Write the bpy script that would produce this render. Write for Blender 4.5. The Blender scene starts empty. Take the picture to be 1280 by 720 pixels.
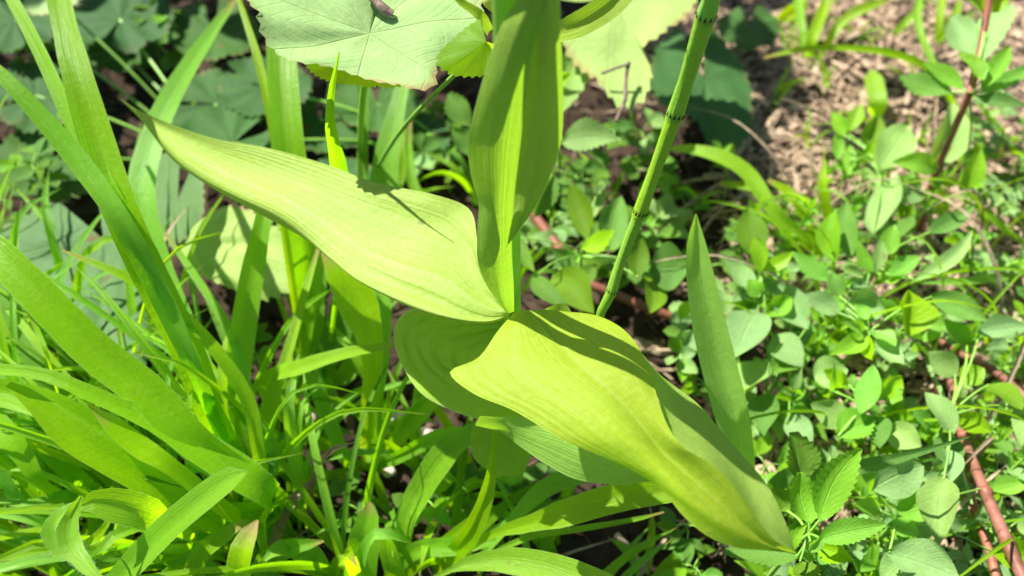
import bpy, math, random
from mathutils import Vector as V, Matrix, noise
R = random.Random(7)
S = bpy.context.scene
COL = S.collection
# ------------------------------------------------------------------ camera
PITCH = math.radians(50); H = 0.38; LENS = 28.0
cd = bpy.data.cameras.new('camera'); cam = bpy.data.objects.new('camera', cd); COL.objects.link(cam)
cam.location = (0, 0, H); cam.rotation_euler = (math.radians(90) - PITCH, 0, 0)
cd.lens = LENS; cd.sensor_width = 36; cd.clip_start = 0.005; cd.clip_end = 500
cd.dof.use_dof = True; cd.dof.focus_distance = 0.28; cd.dof.aperture_fstop = 8.0
S.camera = cam
# ------------------------------------------------------------------ sky, sun, exposure
SUN = V((-0.60, 0.50, 1.0)).normalized()          # direction towards the sun: behind the plants, from the left
w = bpy.data.worlds.new('World'); S.world = w; w.use_nodes = True
nt = w.node_tree; bg = nt.nodes['Background']; sk = nt.nodes.new('ShaderNodeTexSky')
sk.sky_type = 'NISHITA'; sk.sun_disc = False
sk.sun_elevation = math.asin(SUN.z); sk.sun_rotation = math.atan2(SUN.x, SUN.y)
nt.links.new(sk.outputs[0], bg.inputs[0]); bg.inputs[1].default_value = 0.056
ld = bpy.data.lights.new('sun', 'SUN'); ld.energy = 5.0; ld.angle = math.radians(0.5); ld.color = (1, .965, .88)
sun = bpy.data.objects.new('sun', ld); COL.objects.link(sun)
sun.rotation_euler = (-SUN).to_track_quat('-Z', 'Y').to_euler()
S.view_settings.view_transform = 'Standard'; S.view_settings.look = 'None'
S.view_settings.exposure = 1.27; S.view_settings.gamma = 1
# ------------------------------------------------------------------ a picture point at a height -> a place
FOC = 1280 * LENS / 36
CF = V((0, math.cos(PITCH), -math.sin(PITCH))); CU = V((0, math.sin(PITCH), math.cos(PITCH))); CR = V((1, 0, 0))
CP = V((0, 0, H)); UP = V((0, 0, 1))
def P(x, y, h):
    if h >= .9: return PY(x, y, h - 1)              # 1.006 = on the plane 6 mm in front of the orchid stem
    r = CF + CR * ((x - 640) / FOC) + CU * ((360 - y) / FOC)
    return CP + r * ((H - h) / -r.z)
YB = P(640, 388, .152).y
def PY(x, y, off):                                   # the place seen at a picture point on the upright plane through the orchid stem, off metres nearer
    r = CF + CR * ((x - 640) / FOC) + CU * ((360 - y) / FOC)
    return CP + r * ((YB - off) / r.y)
def mpp(p): return (p - CP).dot(CF) / FOC           # metres per pixel at p
# ------------------------------------------------------------------ materials
class NT:
    def __init__(s, name):
        s.m = bpy.data.materials.new(name); s.m.use_nodes = True
        s.t = s.m.node_tree; s.t.nodes.clear()
    def n(s, typ, ins=None, **kw):
        nd = s.t.nodes.new('ShaderNode' + typ)
        for k, v in kw.items(): setattr(nd, k, v)
        for k, v in (ins or {}).items():
            if isinstance(v, bpy.types.NodeSocket): s.t.links.new(v, nd.inputs[k])
            else: nd.inputs[k].default_value = v
        return nd
    def math(s, op, a, b=0.0, c=0.0, clamp=False):
        return s.n('Math', {0: a, 1: b, 2: c}, operation=op, use_clamp=clamp).outputs[0]
    def mix(s, f, a, b, mode='MIX'):
        nd = s.n('Mix', data_type='RGBA', blend_type=mode)
        for i, v in ((0, f), (6, a), (7, b)):
            if isinstance(v, bpy.types.NodeSocket): s.t.links.new(v, nd.inputs[i])
            else: nd.inputs[i].default_value = v if i == 0 else (*v[:3], 1)
        return nd.outputs[2]
    def ramp(s, f, a, b):
        return s.n('MapRange', {0: f, 1: a, 2: b, 3: 0.0, 4: 1.0}).outputs[0]
def c4(c): return (*c, 1)
def leafmat(name, base, trans, tf=.42, rough=.45, vein='par', vf=14, vs=.35, spec=.35, spots=.0, var=.10, mott=.25, nscale=90, vcol=None, edge=0, tipb=0, rim=0):
    T = NT(name)
    tc = T.n('TexCoord'); uv = T.n('SeparateXYZ', {0: tc.outputs['UV']}); u, v = uv.outputs[0], uv.outputs[1]
    oi = T.n('ObjectInfo'); rnd = oi.outputs['Random']
    n1 = T.n('TexNoise', {'Vector': tc.outputs['Object'], 'Scale': nscale, 'Detail': 5, 'Roughness': .6}).outputs[0]
    n2 = T.n('TexNoise', {'Vector': tc.outputs['Object'], 'Scale': nscale * 12, 'Detail': 3}).outputs[0]
    du = T.math('ABSOLUTE', T.math('SUBTRACT', u, .5))
    if vein == 'par':
        vec = T.n('CombineXYZ', {0: T.math('MULTIPLY', u, vf * 2.2), 1: T.math('MULTIPLY', v, .5), 2: T.math('MULTIPLY', rnd, 40)}).outputs[0]
        nz = T.n('TexNoise', {'Vector': vec, 'Scale': 1.6, 'Detail': 4, 'Roughness': .7}).outputs[0]
        wv = T.math('SINE', T.math('MULTIPLY', u, 6.2832 * vf))
        hgt = T.math('ADD', T.math('MULTIPLY', T.math('SUBTRACT', nz, .5), 2.2), T.math('MULTIPLY', T.math('POWER', T.math('ABSOLUTE', wv), 8.0), -.25))
        line = T.math('MULTIPLY', T.ramp(nz, .5, .72), .7)
        mid = T.math('MULTIPLY', T.ramp(du, .022, .0), .8)
        line = T.math('MAXIMUM', line, mid); rm = T.ramp(du, .474, .490)
    elif vein == 'pin':
        q = T.math('SUBTRACT', T.math('MULTIPLY', v, vf), T.math('MULTIPLY', du, vf * .75))
        fr = T.math('ABSOLUTE', T.math('SUBTRACT', T.math('FRACT', q), .5))
        side = T.math('MULTIPLY', T.ramp(fr, .10, .0), .5)
        mid = T.ramp(du, .035, .0)
        line = T.math('MAXIMUM', side, mid)
        hgt = T.math('MULTIPLY', line, -1.5)
    else:   # fan: u round the leaf, v from the centre outwards
        fr = T.math('ABSOLUTE', T.math('SUBTRACT', T.math('FRACT', T.math('MULTIPLY', u, vf)), .5))
        wdt = T.math('DIVIDE', .02, T.math('ADD', v, .12))
        mid = T.ramp(T.math('DIVIDE', fr, wdt), 1.0, .2)
        q = T.math('ABSOLUTE', T.math('SUBTRACT', T.math('FRACT', T.math('SUBTRACT', T.math('MULTIPLY', v, 7), T.math('MULTIPLY', fr, 5))), .5))
        side = T.math('MULTIPLY', T.ramp(q, .10, .0), .35)
        line = T.math('MAXIMUM', side, mid); hgt = T.math('MULTIPLY', line, -1.5)
    hs = T.n('HueSaturation', {'Hue': T.math('ADD', .5, T.math('MULTIPLY', T.math('SUBTRACT', rnd, .5), -.035)),
             'Saturation': T.math('ADD', 1.0, T.math('MULTIPLY', T.math('SUBTRACT', rnd, .5), .22)),
             'Value': T.math('ADD', 1 - var, T.math('MULTIPLY', T.math('FRACT', T.math('MULTIPLY', rnd, 7.31)), 2 * var)), 'Color': c4(base)})
    mot = T.math('ADD', 1 - mott, T.math('MULTIPLY', n1, 2 * mott))
    col = T.mix(1.0, hs.outputs[0], T.n('CombineColor', {0: mot, 1: mot, 2: mot}).outputs[0], 'MULTIPLY')
    vc = vcol or tuple(min(1, c * 1.5 + .03) for c in base)
    col = T.mix(T.math('MULTIPLY', line, vs), col, vc)
    col = T.mix(T.math('MULTIPLY', T.ramp(n2, .45, .75), .18), col, tuple(min(1, c * 1.7 + .04) for c in base))
    if vein == 'par':
        dl = T.ramp(T.math('ABSOLUTE', T.math('SINE', T.math('MULTIPLY', u, 3.14159 * vf * 1.7))), .10, .0)
        col = T.mix(T.math('MULTIPLY', dl, .30), col, tuple(c * .45 for c in base))
        if rim: col = T.mix(T.math('MULTIPLY', rm, rim), col, (.58, .68, .30))
        if tipb:
            tipm = T.math('MULTIPLY', T.ramp(T.math('ADD', v, T.math('MULTIPLY', n1, .08)), .95, 1.03), T.math('GREATER_THAN', T.math('FRACT', T.math('MULTIPLY', rnd, 13.7)), .45))
            col = T.mix(tipm, col, (.42, .26, .10))
    if spots:
        n3 = T.n('TexNoise', {'Vector': tc.outputs['Object'], 'Scale': nscale * 2.2, 'Detail': 2}).outputs[0]
        sp = T.ramp(n3, .74 - spots, .80 - spots)
        col = T.mix(T.math('MULTIPLY', sp, .75), col, (.16, .09, .03))
    if edge:
        eg = T.math('MULTIPLY', T.ramp(T.math('ADD', v, T.math('MULTIPLY', n1, .1)), .93, 1.05), T.ramp(n1, .44, .60))
        col = T.mix(T.math('MULTIPLY', eg, edge), col, (.34, .20, .10))
    hs2 = T.n('HueSaturation', {'Hue': T.math('ADD', .5, T.math('MULTIPLY', T.math('SUBTRACT', rnd, .5), -.03)), 'Color': c4(trans)})
    tm = T.math('MULTIPLY', mot, T.math('SUBTRACT', 1.0, T.math('MULTIPLY', line, .35)))
    tcol = T.mix(1.0, hs2.outputs[0], T.n('CombineColor', {0: tm, 1: tm, 2: tm}).outputs[0], 'MULTIPLY')
    hh = T.math('ADD', hgt, T.math('MULTIPLY', n2, 1.2))
    bp = T.n('Bump', {'Strength': .5, 'Distance': .0004, 'Height': hh})
    pb = T.n('BsdfPrincipled', {'Base Color': col, 'Roughness': rough, 'Specular IOR Level': spec, 'Normal': bp.outputs[0]})
    tl = T.n('BsdfTranslucent', {'Color': tcol, 'Normal': bp.outputs[0]})
    ms = T.n('MixShader', {0: tf, 1: pb.outputs[0], 2: tl.outputs[0]})
    T.n('OutputMaterial', {'Surface': ms.outputs[0]})
    return T.m
def plainmat(name, a, b, scale=80, rough=.6, spec=.3, bump=.4, rvar=.25, stretch=None, tf=0, tcol=None, dist=.0006):
    T = NT(name); tc = T.n('TexCoord'); oi = T.n('ObjectInfo')
    vec = tc.outputs['Object']
    if stretch: vec = T.n('Mapping', {0: vec, 3: stretch}).outputs[0]
    n1 = T.n('TexNoise', {'Vector': vec, 'Scale': scale, 'Detail': 6, 'Roughness': .65}).outputs[0]
    col = T.mix(T.ramp(n1, .35, .65), a, b)
    hs = T.n('HueSaturation', {'Value': T.math('ADD', 1 - rvar, T.math('MULTIPLY', oi.outputs['Random'], 2 * rvar)), 'Color': col})
    bp = T.n('Bump', {'Strength': bump, 'Distance': dist, 'Height': n1})
    pb = T.n('BsdfPrincipled', {'Base Color': hs.outputs[0], 'Roughness': rough, 'Specular IOR Level': spec, 'Normal': bp.outputs[0]})
    out = pb.outputs[0]
    if tf:
        tl = T.n('BsdfTranslucent', {'Color': c4(tcol)}); out = T.n('MixShader', {0: tf, 1: out, 2: tl.outputs[0]}).outputs[0]
    T.n('OutputMaterial', {'Surface': out})
    return T.m
M = {}
M['orchid'] = leafmat('orchid_leaf', (.29, .44, .10), (.44, .66, .06), .34, .5, 'par', 10, .36, .2, spots=.035, var=.02, mott=.16, nscale=35, vcol=(.44, .58, .24))
M['orchid_yellow'] = leafmat('yellow_orchid_leaf', (.31, .45, .06), (.52, .88, .035), .5, .5, 'par', 12, .34, .2, spots=.02, var=.02, mott=.14, nscale=35, vcol=(.48, .60, .20))
M['orchid_low'] = leafmat('orchid_lower_leaf', (.33, .54, .055), (.60, .90, .03), .48, .5, 'par', 9, .3, .12, var=.04, mott=.14, nscale=35, rim=0.5)
M['upright'] = leafmat('upright_leaf', (.33, .56, .08), (.55, .90, .05), .55, .45, 'par', 9, .16, .2, var=.04, mott=.12, nscale=35)
M['orchid_stem'] = leafmat('orchid_stem', (.32, .48, .07), (.44, .74, .03), .50, .45, 'par', 7, .3, .2, var=.02, mott=.1, nscale=35, rim=0.8)
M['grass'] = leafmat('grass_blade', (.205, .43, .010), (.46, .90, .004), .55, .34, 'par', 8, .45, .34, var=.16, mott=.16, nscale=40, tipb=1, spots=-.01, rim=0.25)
M['grass_lit'] = leafmat('yellow_sunlit_grass_blade', (.26, .49, .012), (.60, .95, .006), .58, .34, 'par', 7, .45, .34, var=.08, mott=.12, nscale=40, tipb=1, spots=-.01, rim=0.25)  # yellow blades; their sunlit brightness is partly put into this colour
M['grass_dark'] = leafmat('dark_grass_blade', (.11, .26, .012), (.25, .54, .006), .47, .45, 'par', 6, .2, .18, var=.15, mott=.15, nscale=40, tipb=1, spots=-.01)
M['mantle'] = leafmat('mantle_leaf', (.31, .45, .14), (.34, .62, .05), .28, .65, 'fan', 9, .2, .15, spots=.05, var=.06, mott=.26, nscale=28, vcol=(.40, .55, .22), edge=.85)
M['mantle_glow'] = leafmat('sunlit_mantle_leaf', (.22, .40, .03), (.78, .98, .02), .75, .5, 'fan', 9, .4, .3, var=.04, mott=.15, nscale=28)  # sun shining through the leaf is put into this strong translucent colour
M['mantle_shaded'] = leafmat('shaded_mantle_leaf', (.045, .12, .024), (.08, .24, .01), .30, .65, 'fan', 9, .3, .15, spots=.05, var=.12, mott=.3, nscale=25, edge=.3)  # mantle leaf in shade: the darkening is put into the base colour
M['mantle_half_shaded'] = leafmat('half_shaded_mantle_leaf', (.10, .19, .06), (.14, .32, .02), .28, .65, 'fan', 9, .3, .15, spots=.06, var=.1, mott=.3, nscale=25, edge=.3)  # mantle copy between the two, shade of the left leaves mixed into its colour
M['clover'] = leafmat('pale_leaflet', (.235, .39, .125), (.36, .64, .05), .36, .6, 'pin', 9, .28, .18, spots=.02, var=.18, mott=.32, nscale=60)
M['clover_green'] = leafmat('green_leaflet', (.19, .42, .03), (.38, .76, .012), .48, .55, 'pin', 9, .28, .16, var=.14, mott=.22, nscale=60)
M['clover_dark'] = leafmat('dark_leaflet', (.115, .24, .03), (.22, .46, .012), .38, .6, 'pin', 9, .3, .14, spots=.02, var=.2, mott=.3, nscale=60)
M['young'] = leafmat('young_leaflet', (.25, .50, .03), (.50, .85, .015), .5, .45, 'pin', 8, .3, .35, var=.1, mott=.15, nscale=60)
M['stem'] = plainmat('green_stem', (.16, .36, .04), (.24, .44, .07), 120, .45, .4, .2)
M['horse'] = leafmat('horsetail_stem', (.27, .52, .06), (.4, .7, .03), .25, .45, 'par', 10, .45, .3, var=.03, mott=.08, nscale=50)
M['tooth'] = plainmat('dark_sheath_tooth', (.012, .010, .006), (.05, .04, .02), 300, .7)
M['redstem'] = plainmat('red_stem', (.22, .07, .045), (.26, .10, .06), 90, .5, .35, .4)
M['pinkstem'] = plainmat('pink_stem', (.15, .055, .035), (.34, .15, .11), 90, .55, .3, .5)
M['twig'] = plainmat('dry_twig', (.16, .10, .075), (.36, .27, .21), 200, .8, .15, 1.0, dist=.001)
M['straw'] = plainmat('dry_straw', (.20, .14, .09), (.42, .33, .22), 150, .7, .2, .6, tf=.15, tcol=(.3, .22, .12))
M['litter'] = plainmat('leaf_litter', (.12, .075, .048), (.54, .40, .28), 150, .85, .1, .8, rvar=0)
M['litter_shaded'] = plainmat('shaded_litter', (.035, .022, .014), (.16, .11, .075), 130, .85, .1, .8, rvar=0)  # darker copy of the litter with the shade put into its colour
M['crumb'] = plainmat('soil_crumb', (.016, .010, .007), (.055, .036, .025), 120, .95, .1, 1.0, rvar=0)
M['hair'] = plainmat('leaf_hair', (.7, .75, .6), (.85, .88, .8), 50, .5, .3, 0, tf=.4, tcol=(.8, .85, .7))
M['bud'] = plainmat('flower_bud', (.38, .48, .06), (.55, .60, .15), 60, .45, .4, .3, tf=.3, tcol=(.6, .7, .05))
M['stone'] = plainmat('pale_stone', (.45, .33, .28), (.66, .54, .48), 90, .8, .2, .8)
M['soil'] = plainmat('bare_soil', (.016, .010, .007), (.06, .04, .028), 45, .95, .1, 1.0, rvar=0, dist=.004)
# ------------------------------------------------------------------ objects
def root(name, label, cat, base, group=None):
    o = bpy.data.objects.new(name, None); COL.objects.link(o); o.location = base; o.empty_display_size = .01
    o['label'] = label; o['category'] = cat
    if group: o['group'] = group
    return o
def mesh(name, verts, faces, mat, parent=None, uvs=None, smooth=True, label=None, kind=None):
    me = bpy.data.meshes.new(name)
    off = parent.location if parent and parent.type == 'EMPTY' else V((0, 0, 0))
    if parent and parent.type != 'EMPTY': off = parent.parent.location
    me.from_pydata([v - off for v in verts], [], faces); me.materials.append(mat)
    if uvs:
        l = me.uv_layers.new(name='UVMap')
        idx = [0] * len(me.loops); me.loops.foreach_get('vertex_index', idx)
        fl = []
        for i in idx: fl += uvs[i]
        l.data.foreach_set('uv', fl)
    if smooth: me.shade_smooth()
    o = bpy.data.objects.new(name, me); COL.objects.link(o)
    if parent: o.parent = parent
    if label: o['label'] = label
    if kind: o['kind'] = kind
    return o
def cat_rom(p, t):
    n = len(p) - 1; f = min(max(t, 0), 1) * n; i = min(int(f), n - 1); f -= i
    a = p[i - 1] if i > 0 else p[0] * 2 - p[1]; b = p[i]; c = p[i + 1]
    d = p[i + 2] if i + 2 <= n else p[n] * 2 - p[n - 1]
    return .5 * ((2 * b) + (c - a) * f + (2 * a - 5 * b + 4 * c - d) * f * f + (3 * b - a - 3 * c + d) * f ** 3)
def resample(p, n):
    if len(p) == 2: return [p[0].lerp(p[1], i / n) for i in range(n + 1)]
    K = 12 * (len(p) - 1); q = [cat_rom(p, i / K) for i in range(K + 1)]
    L = [0]
    for i in range(K): L.append(L[-1] + (q[i + 1] - q[i]).length)
    out = []; j = 0
    for i in range(n + 1):
        s = L[-1] * i / n
        while j < K - 1 and L[j + 1] < s: j += 1
        d = L[j + 1] - L[j]
        out.append(q[j].lerp(q[j + 1], (s - L[j]) / d if d > 0 else 0))
    return out
def gridmesh(name, rows, mat, parent, **kw):
    """rows[i][j]: i along (v), j across (u)"""
    nv = len(rows); nu = len(rows[0]); vs = [p for r in rows for p in r]
    fs = [(i * nu + j, i * nu + j + 1, (i + 1) * nu + j + 1, (i + 1) * nu + j) for i in range(nv - 1) for j in range(nu - 1)]
    uv = [(j / (nu - 1), i / (nv - 1)) for i in range(nv) for j in range(nu)]
    return mesh(name, vs, fs, mat, parent, uv, **kw)
def loft(name, curves, mat, parent, nv=48, sub=5, disp=None, at=P, **kw):
    cs = [resample([at(*q) for q in c], nv) for c in curves]
    nu = (len(cs) - 1) * sub; rows = []
    for i in range(nv + 1):
        rw = [cat_rom([c[i] for c in cs], j / nu) if len(cs) > 2 else cs[0][i].lerp(cs[1][i], j / nu) for j in range(nu + 1)]
        if disp: rw = [p + UP * disp(j / nu, i / nv) for j, p in enumerate(rw)]
        rows.append(rw)
    return gridmesh(name, rows, mat, parent, **kw)
HAIRS = []
def ribbon(name, pts, ws, mat, parent, roll=0, fold=.25, seg=22, nu=6, hairs=0, wave=.0, fix=None, **kw):
    """a blade along 3-D points, ws = full widths in metres"""
    n = seg
    K = [V((w_, 0, 0)) for w_ in ws]
    # widths follow the same parameter as the points
    L = [0]
    for i in range(len(pts) - 1): L.append(L[-1] + (pts[i + 1] - pts[i]).length)
    c = resample(pts, n); rows = []
    for i in range(n + 1):
        s = L[-1] * i / n; j = 0
        while j < len(L) - 2 and L[j + 1] < s: j += 1
        f = (s - L[j]) / max(1e-9, L[j + 1] - L[j]); f = min(1, max(0, f)); f = f * f * (3 - 2 * f)
        wd = ws[j] * (1 - f) + ws[j + 1] * f
        t = (c[min(n, i + 1)] - c[max(0, i - 1)]).normalized()
        view = (CP - c[i]).normalized() * .75 + UP * .45
        side = t.cross(view)
        if side.length < 1e-4: side = V((1, 0, 0))
        side.normalize()
        rr = math.radians(roll if not isinstance(roll, (list, tuple)) else roll[0] + (roll[1] - roll[0]) * i / n)
        side = Matrix.Rotation(rr, 3, t) @ side
        nor = side.cross(t).normalized()
        if nor.dot(view) < 0: nor = -nor
        rw = []
        for k in range(nu + 1):
            q = 2 * k / nu - 1
            rw.append(c[i] + side * (q * wd / 2) + nor * (wd * fold * (abs(q) - .5) * .5 + wd * wave * math.sin(i * .9 + q * 2) * abs(q)))
        rows.append(rw)
        if hairs and i > 2:
            for sgn in (-1, 1):
                for h_ in range(hairs):
                    e = rw[0] if sgn < 0 else rw[-1]
                    if i < n:
                        e = e + (c[min(n, i + 1)] - c[i]) * R.random()
                    HAIRS.append((e, (side * sgn * R.uniform(.4, 1) + nor * R.uniform(-.3, .5) + t * R.uniform(-.2, .6)) * R.uniform(.0004, .0011)))
    return gridmesh(name, rows, mat, parent, **kw)
def px(s):
    return [tuple(float(a) for a in q.split()) for q in s.split('|')]
def blade(s, mat, parent, roll=0, fold=.3, hairs=0, name='blade', seg=24, **kw):
    q = px(s); pts = [P(a[0], a[1], a[2]) for a in q]; ws = [a[3] * 1.0 * mpp(p) for a, p in zip(q, pts)]
    return ribbon(name, pts, ws, M[mat], parent, roll, fold, seg, hairs=hairs, **kw)
def tube(name, pts, rs, mat, parent, seg=16, ns=8, ridges=0, **kw):
    L = [0]
    for i in range(len(pts) - 1): L.append(L[-1] + (pts[i + 1] - pts[i]).length)
    c = resample(pts, seg); rows = []; a = None
    for i in range(seg + 1):
        s = L[-1] * i / seg; j = 0
        while j < len(L) - 2 and L[j + 1] < s: j += 1
        f = (s - L[j]) / max(1e-9, L[j + 1] - L[j]); r = rs[j] + (rs[j + 1] - rs[j]) * min(1, f)
        t = (c[min(seg, i + 1)] - c[max(0, i - 1)]).normalized()
        if a is None: a = t.orthogonal().normalized()
        a = (a - t * a.dot(t)).normalized(); b = t.cross(a)
        rows.append([c[i] + (a * math.cos(6.28319 * k / ns) + b * math.sin(6.28319 * k / ns)) * r * (1 + (ridges * (k % 2))) for k in range(ns + 1)])
    return gridmesh(name, rows, mat, parent, **kw)
# leaflets: outlines of unit length
def prof(kind, t):
    if kind == 'oval': return math.sin(math.pi * t ** .85) ** .9 if 0 < t < 1 else 0
    if kind == 'obov': return math.sin(math.pi * t ** 1.35) ** .7 if 0 < t < 1 else 0
    if kind == 'lance': return math.sin(math.pi * t ** .75) ** 1.1 if 0 < t < 1 else 0
def leaf_at(base, tip, width, mat, parent, kind='oval', teeth=0, fold=.18, droop=.08, nrm=None, seg=None, name='leaf', curl=0, **kw):
    ax = tip - base; ln = ax.length; ax.normalize()
    if nrm is None: nrm = (CP - base).normalized() * .6 + UP * .6
    side = ax.cross(nrm)
    if side.length < 1e-5: side = V((1, 0, 0))
    side.normalize(); nor = side.cross(ax)
    n = seg or (teeth * 2 if teeth else 12); nu = 4; rows = []
    ph = R.uniform(0, 6); ex = R.uniform(.82, 1.22); bow = R.uniform(-.09, .09)
    for i in range(n + 1):
        t = i / n; wd = width * prof(kind, t ** ex) * .5 + (width * .02)
        e = 1.0
        if teeth and 1 < i < n: e = 1.07 if i % 2 else .94
        if i == n: wd = width * .02
        mid = base + ax * (ln * t) + side * (bow * ln * math.sin(math.pi * t)) + nor * (ln * droop * math.sin(math.pi * t) + curl * ln * t * t)
        rw = []
        for k in range(nu + 1):
            q = 2 * k / nu - 1
            ee = e if abs(q) == 1 else 1
            rw.append(mid + side * (q * wd * ee) + ax * (width * .07 * (1 if (i % 2 and teeth and abs(q) == 1) else 0)) +
                      nor * (wd * 2 * fold * (abs(q) ** 1.3 - .5) + width * .05 * math.sin(t * 9 + q * 2 + ph) * abs(q)))
        rows.append(rw)
    return gridmesh(name, rows, mat, parent, **kw)
def LF(parent, s, mat='clover', kind='oval', teeth=0, tilt=None, petiole_from=None, **kw):
    """s = 'bx by bh tx ty th widthpx'"""
    a = [float(v) for v in s.split()]
    b = P(*a[0:3]); t = P(*a[3:6]); wd = a[6] * mpp(b.lerp(t, .5))
    nrm = None; wd *= R.uniform(.82, .98); kw.setdefault('fold', R.uniform(.12, .42)); kw.setdefault('droop', R.uniform(-.05, .16))
    if tilt is None: tilt = (R.uniform(-.6, .6), R.uniform(-.5, .5))
    nrm = (CP - b).normalized() * .7 + UP * .5 + V((tilt[0], tilt[1], 0))
    o = leaf_at(b, t, wd, M[mat], parent, kind, teeth, nrm=nrm, **kw)
    if petiole_from is not None:
        f = petiole_from; m = f.lerp(b, .5) + UP * (.12 * (b - f).length)
        tube('petiole', [f, m, b + (t - b) * .04], [.0006, .0005, .0005], M['stem'], parent, 6, 5)
    return o
def plant(name, label, cat, centre, leaves, stem='stem', base=None, r=.0011, group=None, teeth=0, mid=None):
    """leaves: (string, material, kind). A stem from the ground to the centre and petioles from there."""
    c = P(*centre)
    g = V((c.x + R.uniform(-.01, .01), c.y + R.uniform(-.012, .004), 0)) if base is None else P(base[0], base[1], 0)
    o = root(name, label, cat, g, group)
    pts = [g - UP * .004, g.lerp(c, .5) + V((R.uniform(-.004, .004), 0, .002)), c]
    tube('stem', pts, [r * 1.2, r, r * .8], M[stem], o, 12, 8)
    for L in leaves:
        s, mt = L[0], L[1]; kd = L[2] if len(L) > 2 else 'oval'; te = L[3] if len(L) > 3 else teeth
        LF(o, s, mt, kd, te, petiole_from=c)
    return o
def fan(name, centre, outline, mat, parent, lobes=9, pleat=.08, teeth=5, nr=9, cup=0.0, na=None, close=False, tooth=.035, **kw):
    """round pleated leaf. centre (x,y,h); outline list of (x,y,h) round the leaf from one side of the sinus to the other"""
    c = P(*centre); n = na or lobes * teeth * 2
    o = resample([P(*q) for q in outline], n)
    e1 = (o[n // 4] - c); e2 = (o[3 * n // 4] - c); nor = e1.cross(e2)
    if nor.length < 1e-9: nor = UP.copy()
    nor.normalize()
    if nor.z < 0: nor = -nor
    rows = []
    for i in range(n + 1):
        a = i / n; d = o[i] - c; ln = d.length
        lob = abs(math.cos(math.pi * a * lobes)) if lobes else 1     # 1 on lobe tips... valleys at half
        ph = abs((a * lobes) % 1 - .5) * 2                            # 1 at lobe borders, 0 at lobe middles
        rw = []
        for k in range(nr + 1):
            t = k / nr
            rr = t
            if k == nr: rr = t * (1 + tooth * (1 if i % 2 else -1)) * (1 - .05 * ph ** 3)
            rw.append(c + d * rr + nor * (pleat * .62 * ln * t * math.cos(2 * math.pi * a * lobes) * (.6 + .4 * math.sin(a * 17)) + cup * ln * t * t + ln * (.05 * math.sin(a * 9 + t * 4) + .018 * math.sin(a * 31 + t * 9)) * t))
        rows.append(rw)
    vs = [p for r in rows for p in r]; nu = nr + 1
    fs = [(i * nu + j, i * nu + j + 1, (i + 1) * nu + j + 1, (i + 1) * nu + j) for i in range(n) for j in range(nr)]
    uv = [(i / n, j / nr) for i in range(n + 1) for j in range(nu)]
    return mesh(name, vs, fs, M[mat], parent, uv, **kw)
def ring(cx, cy, h, rx, ry, a0=0, sweep=340, dh=0, n=14):
    """outline of a round leaf in picture units, sinus at angle a0 (degrees, 0 = right, 90 = up)"""
    out = []
    for i in range(n + 1):
        a = math.radians(a0 + (360 - sweep) / 2 + sweep * i / n)
        k = 1 + R.uniform(-.05, .05)
        out.append((cx + math.cos(a) * rx * k, cy - math.sin(a) * ry * k, h + dh * math.sin(a)))
    return out

# ================================================================== GROUND
def ground():
    xs = sorted(set([-120, -40, -12, -4, -1.6, -.9] + [round(-.7 + i * .01, 4) for i in range(141)] + [.9, 1.6, 4, 12, 40, 120]))
    ys = sorted(set([-120, -40, -12, -4, -1.2, -.3] + [round(-.1 + i * .01, 4) for i in range(131)] + [1.5, 2.2, 5, 14, 40, 120]))
    vs = []; fs = []
    for y in ys:
        for x in xs:
            z = noise.fractal(V((x * 14, y * 14, 0)), 1, 2, 4) * .006 + noise.noise(V((x * 90, y * 90, 3))) * .002
            if abs(x) > 1.2 or y > 1.6 or y < -.3: z = -.002
            vs.append(V((x, y, z - .004)))
    n = len(xs)
    for j in range(len(ys) - 1):
        for i in range(n - 1): fs.append((j * n + i, j * n + i + 1, (j + 1) * n + i + 1, (j + 1) * n + i))
    o = mesh('ground', vs, fs, M['soil']); o['kind'] = 'structure'
    return o
ground()
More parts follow.
